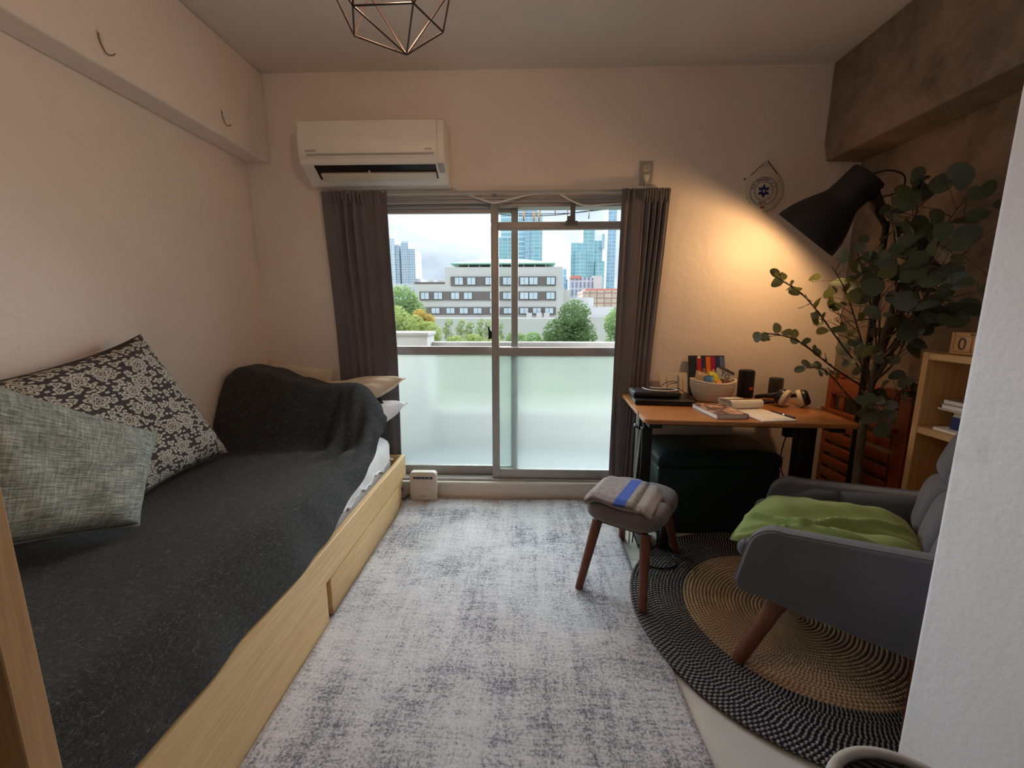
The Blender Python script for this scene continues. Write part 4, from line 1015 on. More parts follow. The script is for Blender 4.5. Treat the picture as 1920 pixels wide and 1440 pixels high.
piv = MC - AX * 0.25 - FO; jt = Vector((1.60, 2.08, 1.675)) - FO
obj('joint', tube([piv + Vector((0.05, -0.03, -0.04)), jt + Vector((0.01, -0.01, 0.0))], 0.028, 14), BLACK_M, fl)
obj('arm', tube([jt, Vector((0.0, 0.0, 1.58))], 0.014, 12), BLACK_M, fl)
obj('pole', tube([(0, 0, 0.02), (0, 0, 1.60)], 0.0135, 14), BLACK_M, fl)
obj('base', lathe([(0.005, 0.0), (0.10, 0.0), (0.10, 0.018), (0.085, 0.024), (0.015, 0.028)], 32), BLACK_M, fl, loc=(0, 0.085, 0))
e0 = MC - AX * 0.305 - FO
obj('cable', tube(spline([e0, e0 + Vector((0.06, -0.02, 0.015)), e0 + Vector((0.10, -0.06, -0.02)), e0 + Vector((0.10, -0.05, -0.08)), jt + Vector((0.03, 0.02, 0.02)), (0.02, 0.01, 1.5), (0.018, 0.005, 1.0)], 8), 0.0035, 6), BLACK_P, fl)
ld = bpy.data.lights.new('floor_lamp_light', 'POINT'); ld.energy = 8.5; ld.color = (1.0, 0.58, 0.25); ld.shadow_soft_size = 0.03
lo = bpy.data.objects.new('floor_lamp_light', ld); C.objects.link(lo); lo.location = MC - AX * 0.045

# ================================================================== EUCALYPTUS
eu = thing('eucalyptus_tree', 'tall artificial eucalyptus tree with round grey-green leaves', 'plant', (1.60, 1.93, 0))
EO = Vector((1.60, 1.93, 0))
obj('pot', lathe([(0.04, 0.0), (0.052, 0.0), (0.085, 0.17), (0.09, 0.18), (0.08, 0.18), (0.078, 0.16), (0.01, 0.155)], 28), BLACK_P, eu)
t1 = spline([(0, 0.0, 0.15), (-0.003, 0.015, 0.383), (-0.006, 0.02, 0.688), (0.008, 0.02, 0.90), (0.03, 0.0, 1.10), (0.06, -0.03, 1.26)], 6)
obj('trunk', tube(t1, [0.021 - 0.010 * k / (len(t1) - 1) for k in range(len(t1))], 10), BARK, eu, True, 80)
t2 = spline([(0.002, 0.02, 0.80), (-0.012, 0.0, 0.95), (0.0, -0.02, 1.15), (0.0, -0.05, 1.32)], 6)
obj('trunk', tube(t2, [0.012 - 0.005 * k / (len(t2) - 1) for k in range(len(t2))], 8), BARK, eu, True, 80)
t3 = spline([(0.006, 0.02, 0.86), (0.03, -0.03, 1.02), (0.05, -0.10, 1.2), (0.04, -0.18, 1.36)], 6)
obj('trunk', tube(t3, [0.011 - 0.005 * k / (len(t3) - 1) for k in range(len(t3))], 8), BARK, eu, True, 80)
tips = [((1.12, 1.95, 1.347), 1.0, 0.030), ((1.047, 1.9, 1.101), 0.95, 0.028), ((1.285, 1.93, 0.942), 0.85, 0.026), ((1.553, 1.93, 1.70), 1.25, 0.040), ((1.54, 1.77, 1.69), 1.25, 0.042), ((1.50, 1.53, 1.60), 1.25, 0.044),
        ((1.52, 1.53, 1.40), 1.2, 0.044), ((1.60, 1.66, 1.24), 1.1, 0.044), ((1.66, 1.80, 1.12), 1.0, 0.040), ((1.46, 2.03, 1.157), 0.95, 0.036), ((1.455, 1.98, 1.50), 1.1, 0.038), ((1.56, 1.68, 1.50), 1.2, 0.046),
        ((1.472, 1.86, 1.383), 1.05, 0.042), ((1.54, 1.78, 1.44), 1.15, 0.044), ((1.59, 1.72, 1.33), 1.1, 0.046), ((1.393, 2.0, 1.398), 1.0, 0.036), ((1.49, 1.88, 1.02), 0.9, 0.036), ((1.68, 1.80, 0.86), 0.82, 0.040), ((1.545, 1.86, 0.78), 0.80, 0.036)]
def leaf_mesh(asp):
    bm = bm_new(); n = 12
    vs2 = []
    for k in range(n):
        a = 2 * PI * k / n; r_ = 1.0
        x = math.cos(a) * asp; y = math.sin(a) + 1.0
        if k == 9: y += 0.10
        vs2.append(bm.verts.new((x, y, 0.22 * abs(x) - 0.10 * (y - 1) ** 2)))
    mid = [bm.verts.new((0, 0.5, -0.01)), bm.verts.new((0, 1.0, 0.0)), bm.verts.new((0, 1.5, -0.03))]
    order = vs2
    c = mid[1]
    for k in range(n): bm.faces.new((c, vs2[k], vs2[(k + 1) % n]))
    for v_ in (mid[0], mid[2]): bm.verts.remove(v_)
    tube([(0, -0.35, 0.0), (0, 0.05, -0.02)], 0.05, 4, bm)
    return bm
leaf_src = []
for asp, mt_ in ((0.95, LEAF_A), (0.78, LEAF_A), (0.9, LEAF_B), (0.7, LEAF_C), (0.55, LEAF_C)):
    o = obj('leaf', leaf_mesh(asp), mt_, eu, True, 80); leaf_src.append(o)
used = [False] * len(leaf_src)
rl = random.Random(21)
def trunk_at(z):
    P_ = [Vector(p) for p in t1]
    best = min(P_, key=lambda p: abs(p.z - z)); return best
for bi, (tip, z0, lr) in enumerate(tips):
    tip = Vector(tip) - EO
    st_ = trunk_at(max(0.62, z0 - 0.12)); d = tip - st_
    lift = Vector((0, 0, 0.10 if tip.z > st_.z else 0.02))
    path = spline([st_, st_ + d * 0.35 + lift * 0.3 + Vector((0, -0.02, -0.02)), st_ + d * 0.7 + lift * 0.5, tip], 6)
    bbm = tube(path, [0.0048 - 0.0034 * k / (len(path) - 1) for k in range(len(path))], 6)
    nlf = 15 if bi < 3 else 14
    for k in range(nlf):
        s_ = 0.42 + 0.58 * k / (nlf - 1)
        i0 = min(len(path) - 2, int(s_ * (len(path) - 1))); p = path[i0].lerp(path[i0 + 1], s_ * (len(path) - 1) - i0)
        tang = (path[i0 + 1] - path[i0]).normalized()
        side_ = tang.cross(Vector((0, 0, 1))); side_ = side_.normalized() if side_.length > 0.1 else Vector((1, 0, 0))
        sg_ = 1 if k % 2 else -1
        spread = 0.0 if bi < 3 else 0.05
        p = p + Vector((rl.gauss(0, spread), rl.gauss(0, spread), rl.gauss(0, spread * .8)))
        grow = (tang * rl.uniform(0.1, 0.8) + side_ * sg_ * rl.uniform(0.4, 1.1) + Vector((0, 0, rl.uniform(-0.6, 0.9)))).normalized()
        nrm = Vector((rl.gauss(-0.15, 0.5), rl.gauss(-0.75, 0.4), rl.gauss(0.35, 0.4)))
        nrm = (nrm - grow * nrm.dot(grow))
        if nrm.length < 0.05: nrm = side_
        nrm.normalize(); xax = grow.cross(nrm).normalized()
        M_ = Matrix((xax, grow, nrm)).transposed().to_4x4()
        r_ = lr * rl.uniform(0.6, 1.05) * (0.62 if k == nlf - 1 else 1)
        wp_ = p + grow * r_ * 1.5 + EO
        if wp_.x > 1.80 or wp_.y > 2.48: p.x -= max(0, wp_.x - 1.80); p.y -= max(0, wp_.y - 2.48)
        if wp_.z < 1.16 and wp_.x > 1.52 and wp_.y < 1.80: p.y += 1.80 - wp_.y      # keep clear of the bookshelf
        if math.hypot(wp_.x - 1.65, wp_.y - 2.055) < r_ * 1.2 + 0.02 and wp_.z < 1.62: p.y -= 0.07      # keep clear of the lamp
        sx_ = (wp_ - MC).dot(-AX)
        if -0.04 < sx_ < 0.36 and ((wp_ - MC) + AX * sx_).length < 0.17 - 0.2 * max(0, sx_) + r_: p.y -= 0.11
        if (wp_ - Vector((1.655, 2.05, 1.72))).length < 0.10: p.y -= 0.08
        wts = [3, 2, 2, 3, 2] if bi < 3 else [5, 3, 3, 1, 1]
        q = rl.choices(range(5), wts)[0]
        if not used[q]: o = leaf_src[q]; used[q] = True
        else: o = inst('leaf', leaf_src[q], eu)
        M_.translation = p + grow * r_ * 0.3
        o.matrix_local = M_ @ Matrix.Diagonal((r_, r_, r_, 1))
        pb = path[max(0, i0 - 1)]; le = p + grow * r_ * 0.02
        tube([pb, pb.lerp(le, 0.55) + Vector((0, 0, 0.006)), le], [0.0018, 0.0014, 0.001], 4, bbm)
    obj('branch', bbm, TWIG, eu, True, 80)

# ================================================================== RIGHT SIDE FURNITURE
fc = thing('folded_chair', 'red-brown slatted wooden folding chair leaning on the concrete wall', 'chair', (1.76, 2.16, 0))
def fcp(n, x0, x1, y0, y1, z0, z1, bev=0.004, rot=None): return obj(n, box(x0 - 1.76, x1 - 1.76, y0 - 2.16, y1 - 2.16, z0, z1, bev), WOOD_RED, fc)
fcp('post', 1.755, 1.79, 2.395, 2.435, 0.0, 0.835); fcp('post', 1.755, 1.79, 1.90, 1.965, 0.0, 0.84)
fcp('post', 1.80, 1.83, 1.83, 1.895, 0.0, 0.85)
fcp('top_board', 1.752, 1.772, 1.966, 2.394, 0.735, 0.832)
for y in (2.33, 2.37): obj('knob', lathe([(0.012, -0.01), (0.018, 0.0), (0.016, 0.014), (0.004, 0.02)], 16), WOOD_RED, fc, loc=(1.762 - 1.76, y - 2.16, 0.84))
fcp('seat_rail', 1.735, 1.758, 1.95, 2.44, 0.625, 0.652)
fcp('stile', 1.758, 1.772, 2.30, 2.335, 0.653, 0.734)
for k in range(7): fcp('slat', 1.745, 1.757, 1.967, 2.394, 0.105 + 0.073 * k, 0.158 + 0.073 * k, 0.003)
fcp('stretcher', 1.76, 1.785, 1.966, 2.394, 0.05, 0.08)

bs = thing('bookshelf', 'light pine open bookshelf along the concrete wall', 'bookshelf', (1.72, 1.30, 0))
def bsp(n, x0, x1, y0, y1, z0, z1, mat): return obj(n, box(x0 - 1.72, x1 - 1.72, y0 - 1.30, y1 - 1.30, z0, z1, 0.001, 1), mat, bs)
for y in (1.695, 0.88):
    bsp('side_panel', 1.6125, 1.835, y, y + 0.025, 0.0203, 1.036, WOOD_SHELF); bsp('front_edge', 1.60, 1.612, y, y + 0.025, 0.0203, 1.036, WOOD_SHELF)
bsp('top', 1.60, 1.835, 0.9055, 1.6945, 1.008, 1.034, WOOD_SHELF_Y)
for z in (0.722, 0.38, 0.06): bsp('shelf', 1.602, 1.827, 0.9055, 1.6945, z - 0.013, z + 0.013, WOOD_SHELF_Y)
for fx, fy in ((1.80, 0.882), (1.80, 1.697), (1.605, 0.882)): bsp('foot', fx, fx + 0.03, fy, fy + 0.021, 0.0, 0.0206, BLACK_P)
bsp('back_panel', 1.828, 1.834, 0.9055, 1.6945, 0.0192, 1.007, WOOD_SHELF)
cal = thing('block_calendar', 'wooden block calendar showing 04 on top of the bookshelf', 'calendar', (1.66, 1.53, 1.0365))
obj('tray', box(-0.025, 0.025, -0.085, 0.125, 0.0, 0.008, 0.001), WOOD_CAL, cal)
obj('end', box(-0.025, 0.025, 0.115, 0.125, 0.008, 0.082, 0.001), WOOD_CAL, cal)
for k, c in enumerate('04'):
    y = 0.083 - 0.066 * k
    cb_ = obj('number_block', box(-0.024, 0.024, y - 0.031, y + 0.031, 0.0085, 0.066, 0.002), WOOD_CAL, cal)
    bm = textmesh(c, 0.066); bm.transform(Matrix(((0, 0, -1, -0.0246), (-1, 0, 0, y), (0, 1, 0, 0.037), (0, 0, 0, 1)))); obj('numeral', bm, INK, cb_, False)
mb = obj('month_block', box(-0.024, 0.024, -0.083, 0.113, 0.0665, 0.082, 0.001), WOOD_CAL, cal)
bm = textmesh('AUGUST', 0.015); bm.transform(Matrix(((0, 0, -1, -0.0246), (-1, 0, 0, 0.03), (0, 1, 0, 0.0742), (0, 0, 0, 1)))); obj('lettering', bm, INK, mb, False)
def booky(label, x0, x1, y0, y1, z0, z1, cm, rz=0, name='book', grp=None):
    r = thing(name, label, 'book' if name == 'book' else name, ((x0 + x1) / 2, (y0 + y1) / 2, z0), rz, grp)
    hx, hy, h_ = (x1 - x0) / 2, (y1 - y0) / 2, z1 - z0
    obj('pages', box(-hx + .003, hx - .004, -hy + .003, hy - .003, 0.0012, h_ - 0.0012), PAPER, r, False)
    bm = box(-hx, hx, -hy, hy, 0, 0.0012); bx(bm, -hx, hx, -hy, hy, h_ - 0.0012, h_); bx(bm, hx - 0.003, hx, -hy, hy, 0.0012, h_ - 0.0012)
    obj('cover', bm, cm, r, False); return r
BLUE_C = plain('cover_navy', rgb(28, 46, 92), 0.35); MAG = plain('cover_mauve', rgb(150, 134, 140), 0.4); KRAFT = plain('cover_kraft', rgb(196, 170, 130), 0.7); GREYC = plain('cover_grey', rgb(176, 174, 176), 0.5)
S0 = 0.7355
booky('thin white booklet at the bottom of the shelf pile', 1.620, 1.815, 1.430, 1.655, S0, S0 + 0.010, PAPER, 0, grp='papers on the bookshelf')
nb = booky('thick navy blue book in the shelf pile', 1.655, 1.815, 1.410, 1.620, S0 + 0.0105, S0 + 0.058, BLUE_C, 0, grp='papers on the bookshelf')
obj('spine_mark', tube(spline([(-0.0815, 0.03, 0.02), (-0.0815, 0.018, 0.034), (-0.0815, 0.008, 0.016), (-0.0815, -0.004, 0.03), (-0.0815, -0.014, 0.016), (-0.0815, -0.026, 0.032), (-0.0815, -0.04, 0.018), (-0.0815, -0.06, 0.024)], 5), 0.0022, 5), PAPER, nb)
obj('spine', box(-0.081, -0.0795, -0.105, 0.105, 0, 0.0475), BLUE_C, nb, False)
booky('cream paperback lying on the navy blue book', 1.660, 1.815, 1.410, 1.625, S0 + 0.0585, S0 + 0.080, CREAM_P, 0.02, grp='papers on the bookshelf')
booky('kraft folder under the magazines in the shelf pile', 1.630, 1.815, 1.420, 1.662, S0 + 0.0805, S0 + 0.088, KRAFT, -0.03, grp='papers on the bookshelf')
booky('grey magazine on the kraft folder', 1.630, 1.815, 1.420, 1.645, S0 + 0.0885, S0 + 0.105, GREYC, 0.03, grp='papers on the bookshelf')
booky('mauve magazine, topmost of the shelf pile', 1.635, 1.815, 1.430, 1.648, S0 + 0.1055, S0 + 0.122, MAG, -0.05, grp='papers on the bookshelf')

fan = thing('air_circulator', 'round grey floor fan with a slatted dark grille facing up', 'fan', (0.668, 0.562, 0))
obj('rim', tube([(0.135 * math.cos(2 * PI * k / 48), 0.135 * math.sin(2 * PI * k / 48), 0.35) for k in range(48)], 0.0095, 10, closed=True), GREY_P, fan, True, 80)
obj('housing', lathe([(0.07, 0.17), (0.11, 0.20), (0.132, 0.28), (0.138, 0.345), (0.130, 0.345), (0.129, 0.325), (0.02, 0.31)], 40), GREY_P, fan)
obj('stand', lathe([(0.11, 0.0), (0.115, 0.01), (0.10, 0.025), (0.03, 0.04), (0.025, 0.18)], 32), GREY_P, fan)
DARKG = plain('grille_brown', rgb(70, 64, 62), 0.6)
obj('grille_plate', lathe([(0.002, 0.336), (0.126, 0.336), (0.126, 0.342), (0.002, 0.342)], 40), DARKG, fan)
ca_, sa_ = math.cos(-0.6), math.sin(-0.6)
for k in range(-9, 10):
    o_ = k * 0.0135; hl = math.sqrt(max(0, 0.124 ** 2 - o_ ** 2))
    obj('slat', tube([(ca_ * -hl - sa_ * o_, sa_ * -hl + ca_ * o_, 0.346), (ca_ * hl - sa_ * o_, sa_ * hl + ca_ * o_, 0.346)], 0.0028, 6), BLACK_P, fan)
for q in (-0.045, 0.05):
    hl = math.sqrt(0.124 ** 2 - q ** 2); obj('cross_bar', tube([(q, -hl, 0.3485), (q, hl, 0.3485)], 0.0022, 6), BLACK_P, fan)

rt_ = thing('router', 'white upright wireless router by the window step', 'router', (-0.638, 2.478, 0.0100))
pr_ = rrect(-0.084, 0.084, 0.0, 0.195, 0.02)
pr_ = [p for p in pr_ if p[1] > 0.02]
pr_ = [(0.084, 0.0), (0.084, 0.02)] + rrect(-0.084, 0.084, 0.05, 0.195, 0.022)[:14] + [(-0.084, 0.02), (-0.084, 0.0), (-0.05, 0.0), (-0.042, 0.010), (0.042, 0.010), (0.05, 0.0)]
obj('case', prism(pr_, -0.022, 0.022, 'XZ', 0.003, 2), plain('router_shell', rgb(214, 204, 194), 0.5, var=0.03), rt_)
dp = obj('display', box(-0.062, 0.062, -0.0245, -0.0221, 0.150, 0.165, 0.001), plain('display_dark', rgb(58, 52, 60), 0.3), rt_)
for k in range(4): obj('led', box(-0.045 + 0.028 * k, -0.041 + 0.028 * k, -0.0250, -0.0246, 0.156, 0.159), emit('led_blue', (0.5, 0.6, 1, 1), 1.2 if k == 3 else 0.15) if k in (0, 3) else MATS['led_blue'], dp, False)
obj('maker_mark', box(-0.012, 0.012, -0.0226, -0.0221, 0.0335, 0.0365), INK, rt_, False)
obj('cable', tube(spline([(-0.07, 0.022, 0.03), (-0.10, 0.015, 0.025), (-0.125, 0.005, 0.01), (-0.15, 0.0, 0.006)], 6), 0.0035, 6), BLACK_P, rt_)

# ================================================================== ON THE DESK
ZD = DT + 0.0005
lp = thing('laptop', 'closed black laptop at the back of the desk', 'laptop', (0.745, 2.255, ZD), -0.10)
obj('base', box(-0.155, 0.155, -0.11, 0.11, 0.002, 0.016, 0.005, 2), BLACK_P, lp); obj('lid', box(-0.155, 0.155, -0.11, 0.11, 0.0165, 0.026, 0.004, 2), BLACK_P, lp)
for sx in (-0.12, 0.12):
    for sy in (-0.09, 0.09): obj('foot', lathe([(0.008, 0.0), (0.008, 0.003)], 10), BLACK_P, lp, loc=(sx, sy, 0))
bxk = thing('black_case', 'black zipped case lying on the laptop', 'case', (0.715, 2.285, ZD + 0.0265), -0.06)
obj('shell', box(-0.125, 0.125, -0.075, 0.075, 0.0, 0.034, 0.012, 3), BLACK_SH, bxk)
obj('zip', tube([(x, y, 0.017) for x, y in rrect(-0.1255, 0.1255, -0.0755, 0.0755, 0.014)], 0.0015, 5, closed=True), BLACK_M, bxk)
tag(obj('charging_cable', tube(spline([(0.655, 2.30, 0.780), (0.665, 2.24, 0.780), (0.71, 2.218, 0.779), (0.76, 2.212, 0.778), (0.81, 2.225, 0.778), (0.825, 2.26, 0.778), (0.80, 2.30, 0.778), (0.74, 2.29, 0.779), (0.70, 2.32, 0.779)], 8), 0.0032, 8), WHITE_P), 'white charging cable coiled on the black case', 'cable')
tag(obj('thin_cable', tube(spline([(0.76, 2.33, 0.780), (0.80, 2.35, 0.80), (0.83, 2.33, 0.812), (0.86, 2.35, 0.80), (0.83, 2.37, 0.79), (0.80, 2.33, 0.778), (0.85, 2.29, 0.776), (0.885, 2.275, 0.752), (0.916, 2.26, 0.742), (0.935, 2.245, 0.7155)], 8), 0.002, 6), BLACK_P), 'thin dark cable tangled beside the cream card', 'cable')
cc = thing('cream_card', 'cream folded card standing against the wall behind the laptop', 'card', (0.885, 2.475, ZD))
obj('panel', prism([(-0.022, 0.0), (0.016, 0.128), (0.019, 0.127), (-0.018, 0.0)], -0.08, 0.08, 'YZ'), CREAM_P, cc)
obj('side_flap', prism([(-0.03, 0.0), (0.0, 0.122), (0.003, 0.121), (-0.026, 0.0)], 0.03, 0.078, 'YZ'), CREAM_P, cc)
obj('printed_line', prism([(-0.0225, 0.02), (0.004, 0.10), (0.0045, 0.10), (-0.022, 0.02)], -0.041, -0.038, 'YZ'), RED_S, cc)
obj('printed_line', prism([(-0.0275, 0.02), (-0.006, 0.10), (-0.0055, 0.10), (-0.027, 0.02)], 0.05, 0.053, 'YZ'), RED_S, cc)
pk = thing('picture_tin', 'picture panel with bright vertical colour strips behind the basket', 'picture', (1.075, 2.45, ZD))
obj('panel', prism([(-0.02, 0.0), (0.045, 0.228), (0.052, 0.226), (-0.012, 0.0)], -0.105, 0.105, 'YZ'), plain('print_dark', rgb(28, 36, 46), 0.35), pk)
def strip(x0, x1, z0, z1, c, off=0.0008):
    def yy(z): return -0.02 + 0.065 * z / 0.228
    return prism([(yy(z0) - off, z0), (yy(z1) - off, z1), (yy(z1) - off + 0.0006, z1), (yy(z0) - off + 0.0006, z0)], x0, x1, 'YZ')
cols = [(170, 44, 44), (52, 44, 84), (222, 116, 40), (160, 30, 74), (44, 48, 88), (88, 112, 146)]
for k, c in enumerate(cols):
    x0 = -0.058 + 0.0268 * k
    obj('colour_strip', strip(x0, x0 + 0.0258, 0.03, 0.222, c), plain('print_%d' % k, rgb(*c), 0.35), pk, False)
faces = [(196, 76, 66), (150, 110, 96), (224, 150, 84), (206, 160, 140), (190, 190, 190), (196, 140, 120)]
for k, c in enumerate(faces):
    x0 = -0.058 + 0.0268 * k + 0.0129; z = 0.135 + 0.006 * math.sin(k * 2)
    yb = -0.02 + 0.065 * z / 0.228
    bm = lathe([(0.001, 0.0), (0.010, 0.0), (0.010, 0.0006), (0.001, 0.0006)], 16)
    bm.transform(Matrix.Translation((x0, yb - 0.0022, z)) @ Matrix.Rotation(PI / 2 - 0.277, 4, 'X') @ Matrix.Diagonal((1, 1.9, 1, 1)))
    obj('printed_shape', bm, plain('print_shape_%d' % k, rgb(*c), 0.4), pk, False)
obj('pale_dot', strip(-0.052, -0.036, 0.212, 0.226, None, 0.0016), PAPER, pk, False)
bk_ = thing('rope_basket', 'white coiled rope basket filled with packets on the desk', 'basket', (1.045, 2.318, ZD))
for k in range(10):
    z = 0.006 + 0.0112 * k; r_ = 0.082 + 0.034 * math.sin(min(1, (k + 1) / 10) * PI / 2)
    obj('rope_coil', tube([(r_ * math.cos(2 * PI * i / 40), r_ * 0.86 * math.sin(2 * PI * i / 40), z + (0.006 * math.cos(4 * PI * i / 40) if k == 9 else 0)) for i in range(40)], 0.0068, 6, closed=True), CREAM_F, bk_, True, 80)
obj('base', lathe([(0.002, 0.002), (0.082, 0.002), (0.082, 0.01), (0.002, 0.01)], 32), CREAM_F, bk_)
def packet(label, c, loc, rot, sx, sy, sz, mark=None):
    r = thing('packet', label, 'packet', loc, 0, 'packets in the rope basket'); r.rotation_euler = rot
    mt_ = plain('packet_%d_%d_%d' % c, rgb(*c), 0.35, vs_=40, var=0.2)
    def fn(sg_):
        return lambda u, v: (sx * (u - .5), sy * (v - .5), sg_ * sz / 2 * max(0, (1 - (2 * u - 1) ** 4) * (1 - (2 * v - 1) ** 4)) ** .5)
    bm = grid(fn(1), 10, 10); grid(lambda u, v: fn(-1)(1 - u, v), 10, 10, bm); bmesh.ops.remove_doubles(bm, verts=bm.verts[:], dist=1e-5)
    obj('wrapper', bm, mt_, r, True, 80)
    obj('crimp', box(-sx / 2, sx / 2, sy / 2 - 0.004, sy / 2 + 0.004, -0.0006, 0.0006), mt_, r, False)
    return r
bz = ZD
packet('yellow snack packet poking out of the basket', (206, 204, 70), (1.06, 2.325, bz + 0.112), (1.0, 0.2, 0.4), 0.07, 0.085, 0.022)
packet('blue sachet in the basket', (70, 116, 160), (1.005, 2.275, bz + 0.10), (0.9, -0.2, -0.5), 0.05, 0.08, 0.016)
packet('orange sachet at the front of the basket', (214, 140, 50), (1.06, 2.262, bz + 0.09), (0.7, 0.1, 0.2), 0.04, 0.06, 0.015)
packet('beige packet at the rear of the basket', (170, 146, 128), (1.0, 2.345, bz + 0.108), (1.1, 0.3, 0.0), 0.09, 0.08, 0.02)
packet('dark maroon sachet in the basket', (84, 30, 36), (1.108, 2.29, bz + 0.092), (0.6, 0.3, -0.2), 0.05, 0.06, 0.018)
tk = thing('ticket_card', 'grey and white card with black print tilted in the basket', 'card', (1.118, 2.338, bz + 0.140), 0); tk.rotation_euler = (1.25, 0.0, 0.0)
TR = Matrix.Rotation(math.radians(-28), 4, 'Z')
bm = prism(rrect(-0.045, 0.045, -0.032, 0.032, 0.006, 3), -0.0006, 0.0006, 'XY'); bm.transform(TR); obj('card', bm, GREYC, tk, False)
bm = box(-0.0445, 0.0445, 0.014, 0.031, 0.0006, 0.0010); bm.transform(TR); obj('dark_header', bm, plain('card_header', rgb(70, 68, 66), 0.5), tk, False)
bm = textmesh('TG', 0.042); bm.transform(TR @ Matrix.Translation((0.004, -0.009, 0.0012))); obj('lettering', bm, BLACK_P, tk, False)
sp1 = thing('speaker', 'tall black portable speaker with a small red badge', 'speaker', (1.268, 2.395, ZD), 0)
obj('body', prism(rrect(-0.037, 0.037, -0.037, 0.037, 0.022), 0.0, 0.155, 'XY', 0.006, 3), fabric('speaker_mesh', rgb(14, 14, 16), rgb(30, 30, 32), 1500, 0.8), sp1)
obj('badge', box(0.002, 0.022, -0.0388, -0.0365, 0.045, 0.062, 0.001), plain('badge_red', rgb(210, 70, 50), 0.4), sp1)
obj('cap', prism(rrect(-0.03, 0.03, -0.03, 0.03, 0.018), 0.1552, 0.158, 'XY', 0.001), BLACK_P, sp1)
sp2 = thing('speaker', 'short dark grey cylindrical speaker at the back corner of the desk', 'speaker', (1.432, 2.385, ZD), 0)
obj('body', lathe([(0.034, 0.0), (0.037, 0.006), (0.037, 0.105), (0.033, 0.112), (0.002, 0.112)], 28), fabric('speaker_cloth', rgb(44, 40, 38), rgb(70, 64, 60), 1500, 0.85), sp2)
obj('light_ring', tube([(0.0335 * math.cos(2 * PI * k / 28), 0.0335 * math.sin(2 * PI * k / 28), 0.1115) for k in range(28)], 0.0014, 5, closed=True), BLACK_P, sp2)
hp = thing('headphones', 'black headphones with cream ear pads lying on the desk', 'headphones', (1.362, 2.15, ZD), 0.1)
for (x, y, tl_, lab) in ((-0.025, 0.01, (-0.55, 0.75, 0.35), 0), (0.065, -0.015, (0.75, -0.55, 0.35), 1)):
    Mx = axis_mat((x, y, 0.047), tl_)
    bm = lathe([(0.002, 0.028), (0.030, 0.028), (0.040, 0.020), (0.043, 0.008), (0.043, 0.0)], 28); bm.transform(Mx); c_ = obj('ear_cup', bm, BLACK_P, hp)
    bm = lathe([(0.043, -0.001), (0.046, -0.008), (0.043, -0.02), (0.030, -0.022), (0.026, -0.012), (0.002, -0.010)], 28); bm.transform(Mx); obj('ear_pad', bm, CREAM_F, c_)
    bm = lathe([(0.010, 0.0285), (0.014, 0.0285), (0.014, 0.0295), (0.010, 0.0295)], 20); bm.transform(Mx); obj('trim_ring', bm, CHROME, c_)
obj('headband', tube(spline([(-0.03, 0.03, 0.06), (-0.07, 0.07, 0.045), (-0.09, 0.12, 0.028), (-0.03, 0.16, 0.022), (0.05, 0.13, 0.026), (0.085, 0.06, 0.045), (0.075, 0.01, 0.06)], 8), 0.011, 8), BLACK_P, hp)
bk2 = booky('slate grey book with a brown picture cover near the desk edge', 0.864, 1.014, 1.875, 2.115, ZD, ZD + 0.021, SKIN_BOOK, 0.08)
m, t, b = newmat('book_picture')
L(t, ramp(t, noise(t, coords(t), 26, 3, 0.5, 1.0), [(0.42, rgb(70, 58, 62)), (0.52, rgb(150, 104, 84)), (0.62, rgb(226, 180, 146))]), b.inputs['Base Color']); b.inputs['Roughness'].default_value = 0.35
obj('cover_picture', box(-0.07, 0.07, -0.115, 0.115, 0.0211, 0.0216), m, bk2, False)
npd = thing('notepad', 'white flip notepad with its cover pages rolled back', 'notepad', (1.118, 1.955, ZD), 0.14)
obj('page', box(-0.082, 0.082, -0.125, 0.115, 0.0, 0.006, 0.0005, 1), PAPER, npd)
def roll(r0, y, z, a0, a1, n=14): return [(y + r0 * math.cos(math.radians(a0 + (a1 - a0) * i / n)), z + r0 * math.sin(math.radians(a0 + (a1 - a0) * i / n))) for i in range(n + 1)]
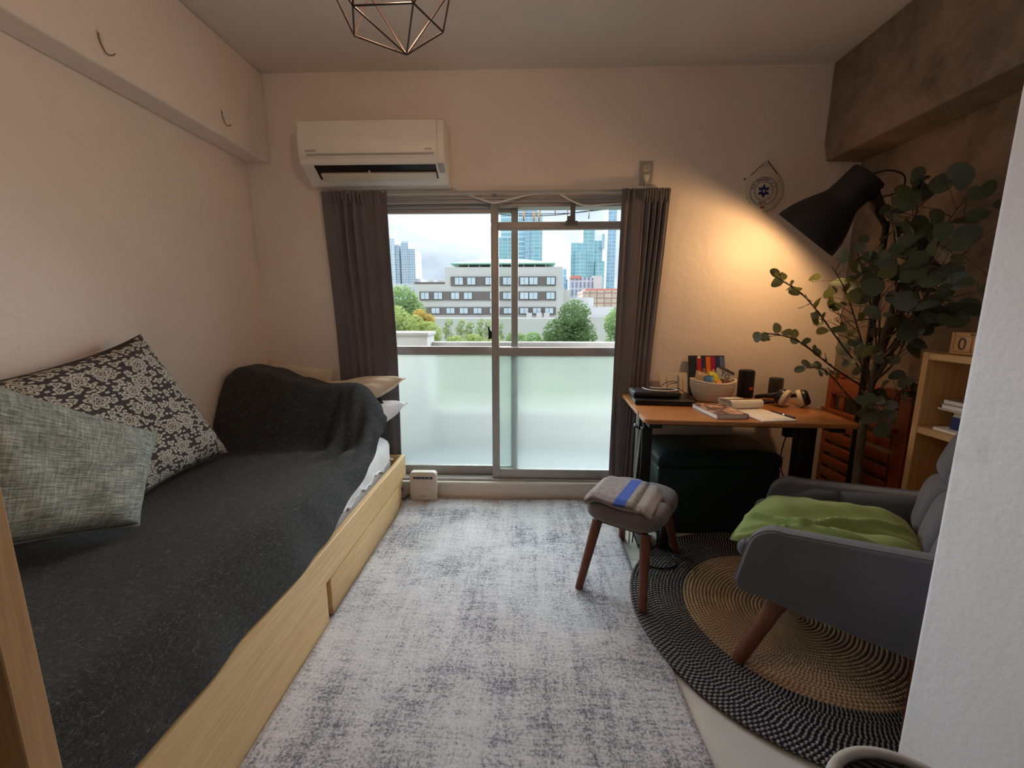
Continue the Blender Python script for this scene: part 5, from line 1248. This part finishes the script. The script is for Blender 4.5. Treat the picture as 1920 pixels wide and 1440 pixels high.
o_ = roll(0.022, 0.115, 0.0285, -95, 235); i_ = roll(0.0195, 0.115, 0.0285, -95, 235)
obj('rolled_pages', prism(o_ + i_[::-1], -0.084, 0.084, 'YZ'), PAPER, npd, True, 40)
obj('folded_page', prism([(0.10, 0.006), (0.19, 0.012), (0.215, 0.03), (0.205, 0.045), (0.14, 0.052), (0.14, 0.0505), (0.20, 0.043), (0.208, 0.03), (0.187, 0.014), (0.10, 0.0075)], -0.084, 0.01, 'YZ'), PAPER, npd, True, 40)
pn = thing('pen', 'black ballpoint pen lying beside the notepad', 'pen', (1.218, 1.955, ZD + 0.005), 0.25)
bm = lathe([(0.0012, -0.07), (0.0045, -0.058), (0.0048, 0.04), (0.0044, 0.068), (0.002, 0.07)], 12); bm.transform(Matrix.Rotation(PI / 2, 4, 'X')); obj('barrel', bm, BLACK_P, pn)
bm = lathe([(0.005, -0.004), (0.005, 0.004)], 12); bm.transform(Matrix.Translation((0, -0.01, 0)) @ Matrix.Rotation(PI / 2, 4, 'X')); obj('band', bm, CHROME, pn)
obj('clip', box(-0.0015, 0.0015, -0.066, -0.03, 0.0046, 0.0062), CHROME, pn)
ph = thing('phone', 'black phone lying between the speaker and the headphones', 'phone', (1.272, 2.245, ZD), 0.2)
obj('body', prism(rrect(-0.07, 0.07, -0.035, 0.035, 0.008, 3), 0.0, 0.008, 'XY', 0.001), BLACK_P, ph); obj('screen', box(-0.064, 0.064, -0.031, 0.031, 0.0081, 0.0086), MATS['display_dark'], ph, False)
ad = thing('power_adapter', 'black power adapter fixed under the desk', 'adapter', (1.423, 2.20, 0.535))
obj('brick', box(-0.035, 0.035, -0.02, 0.02, 0.0, 0.09, 0.006), BLACK_P, ad)
obj('strap', box(-0.008, 0.008, -0.022, 0.022, 0.0895, 0.1305, 0.001), BLACK_P, ad)
obj('cord', tube(spline([(-0.02, 0, 0.002), (-0.035, 0.0, -0.1), (-0.01, 0.02, -0.2), (0.045, 0.03, -0.32), (0.055, 0.03, -0.53)], 8), 0.003, 6), BLACK_P, ad)
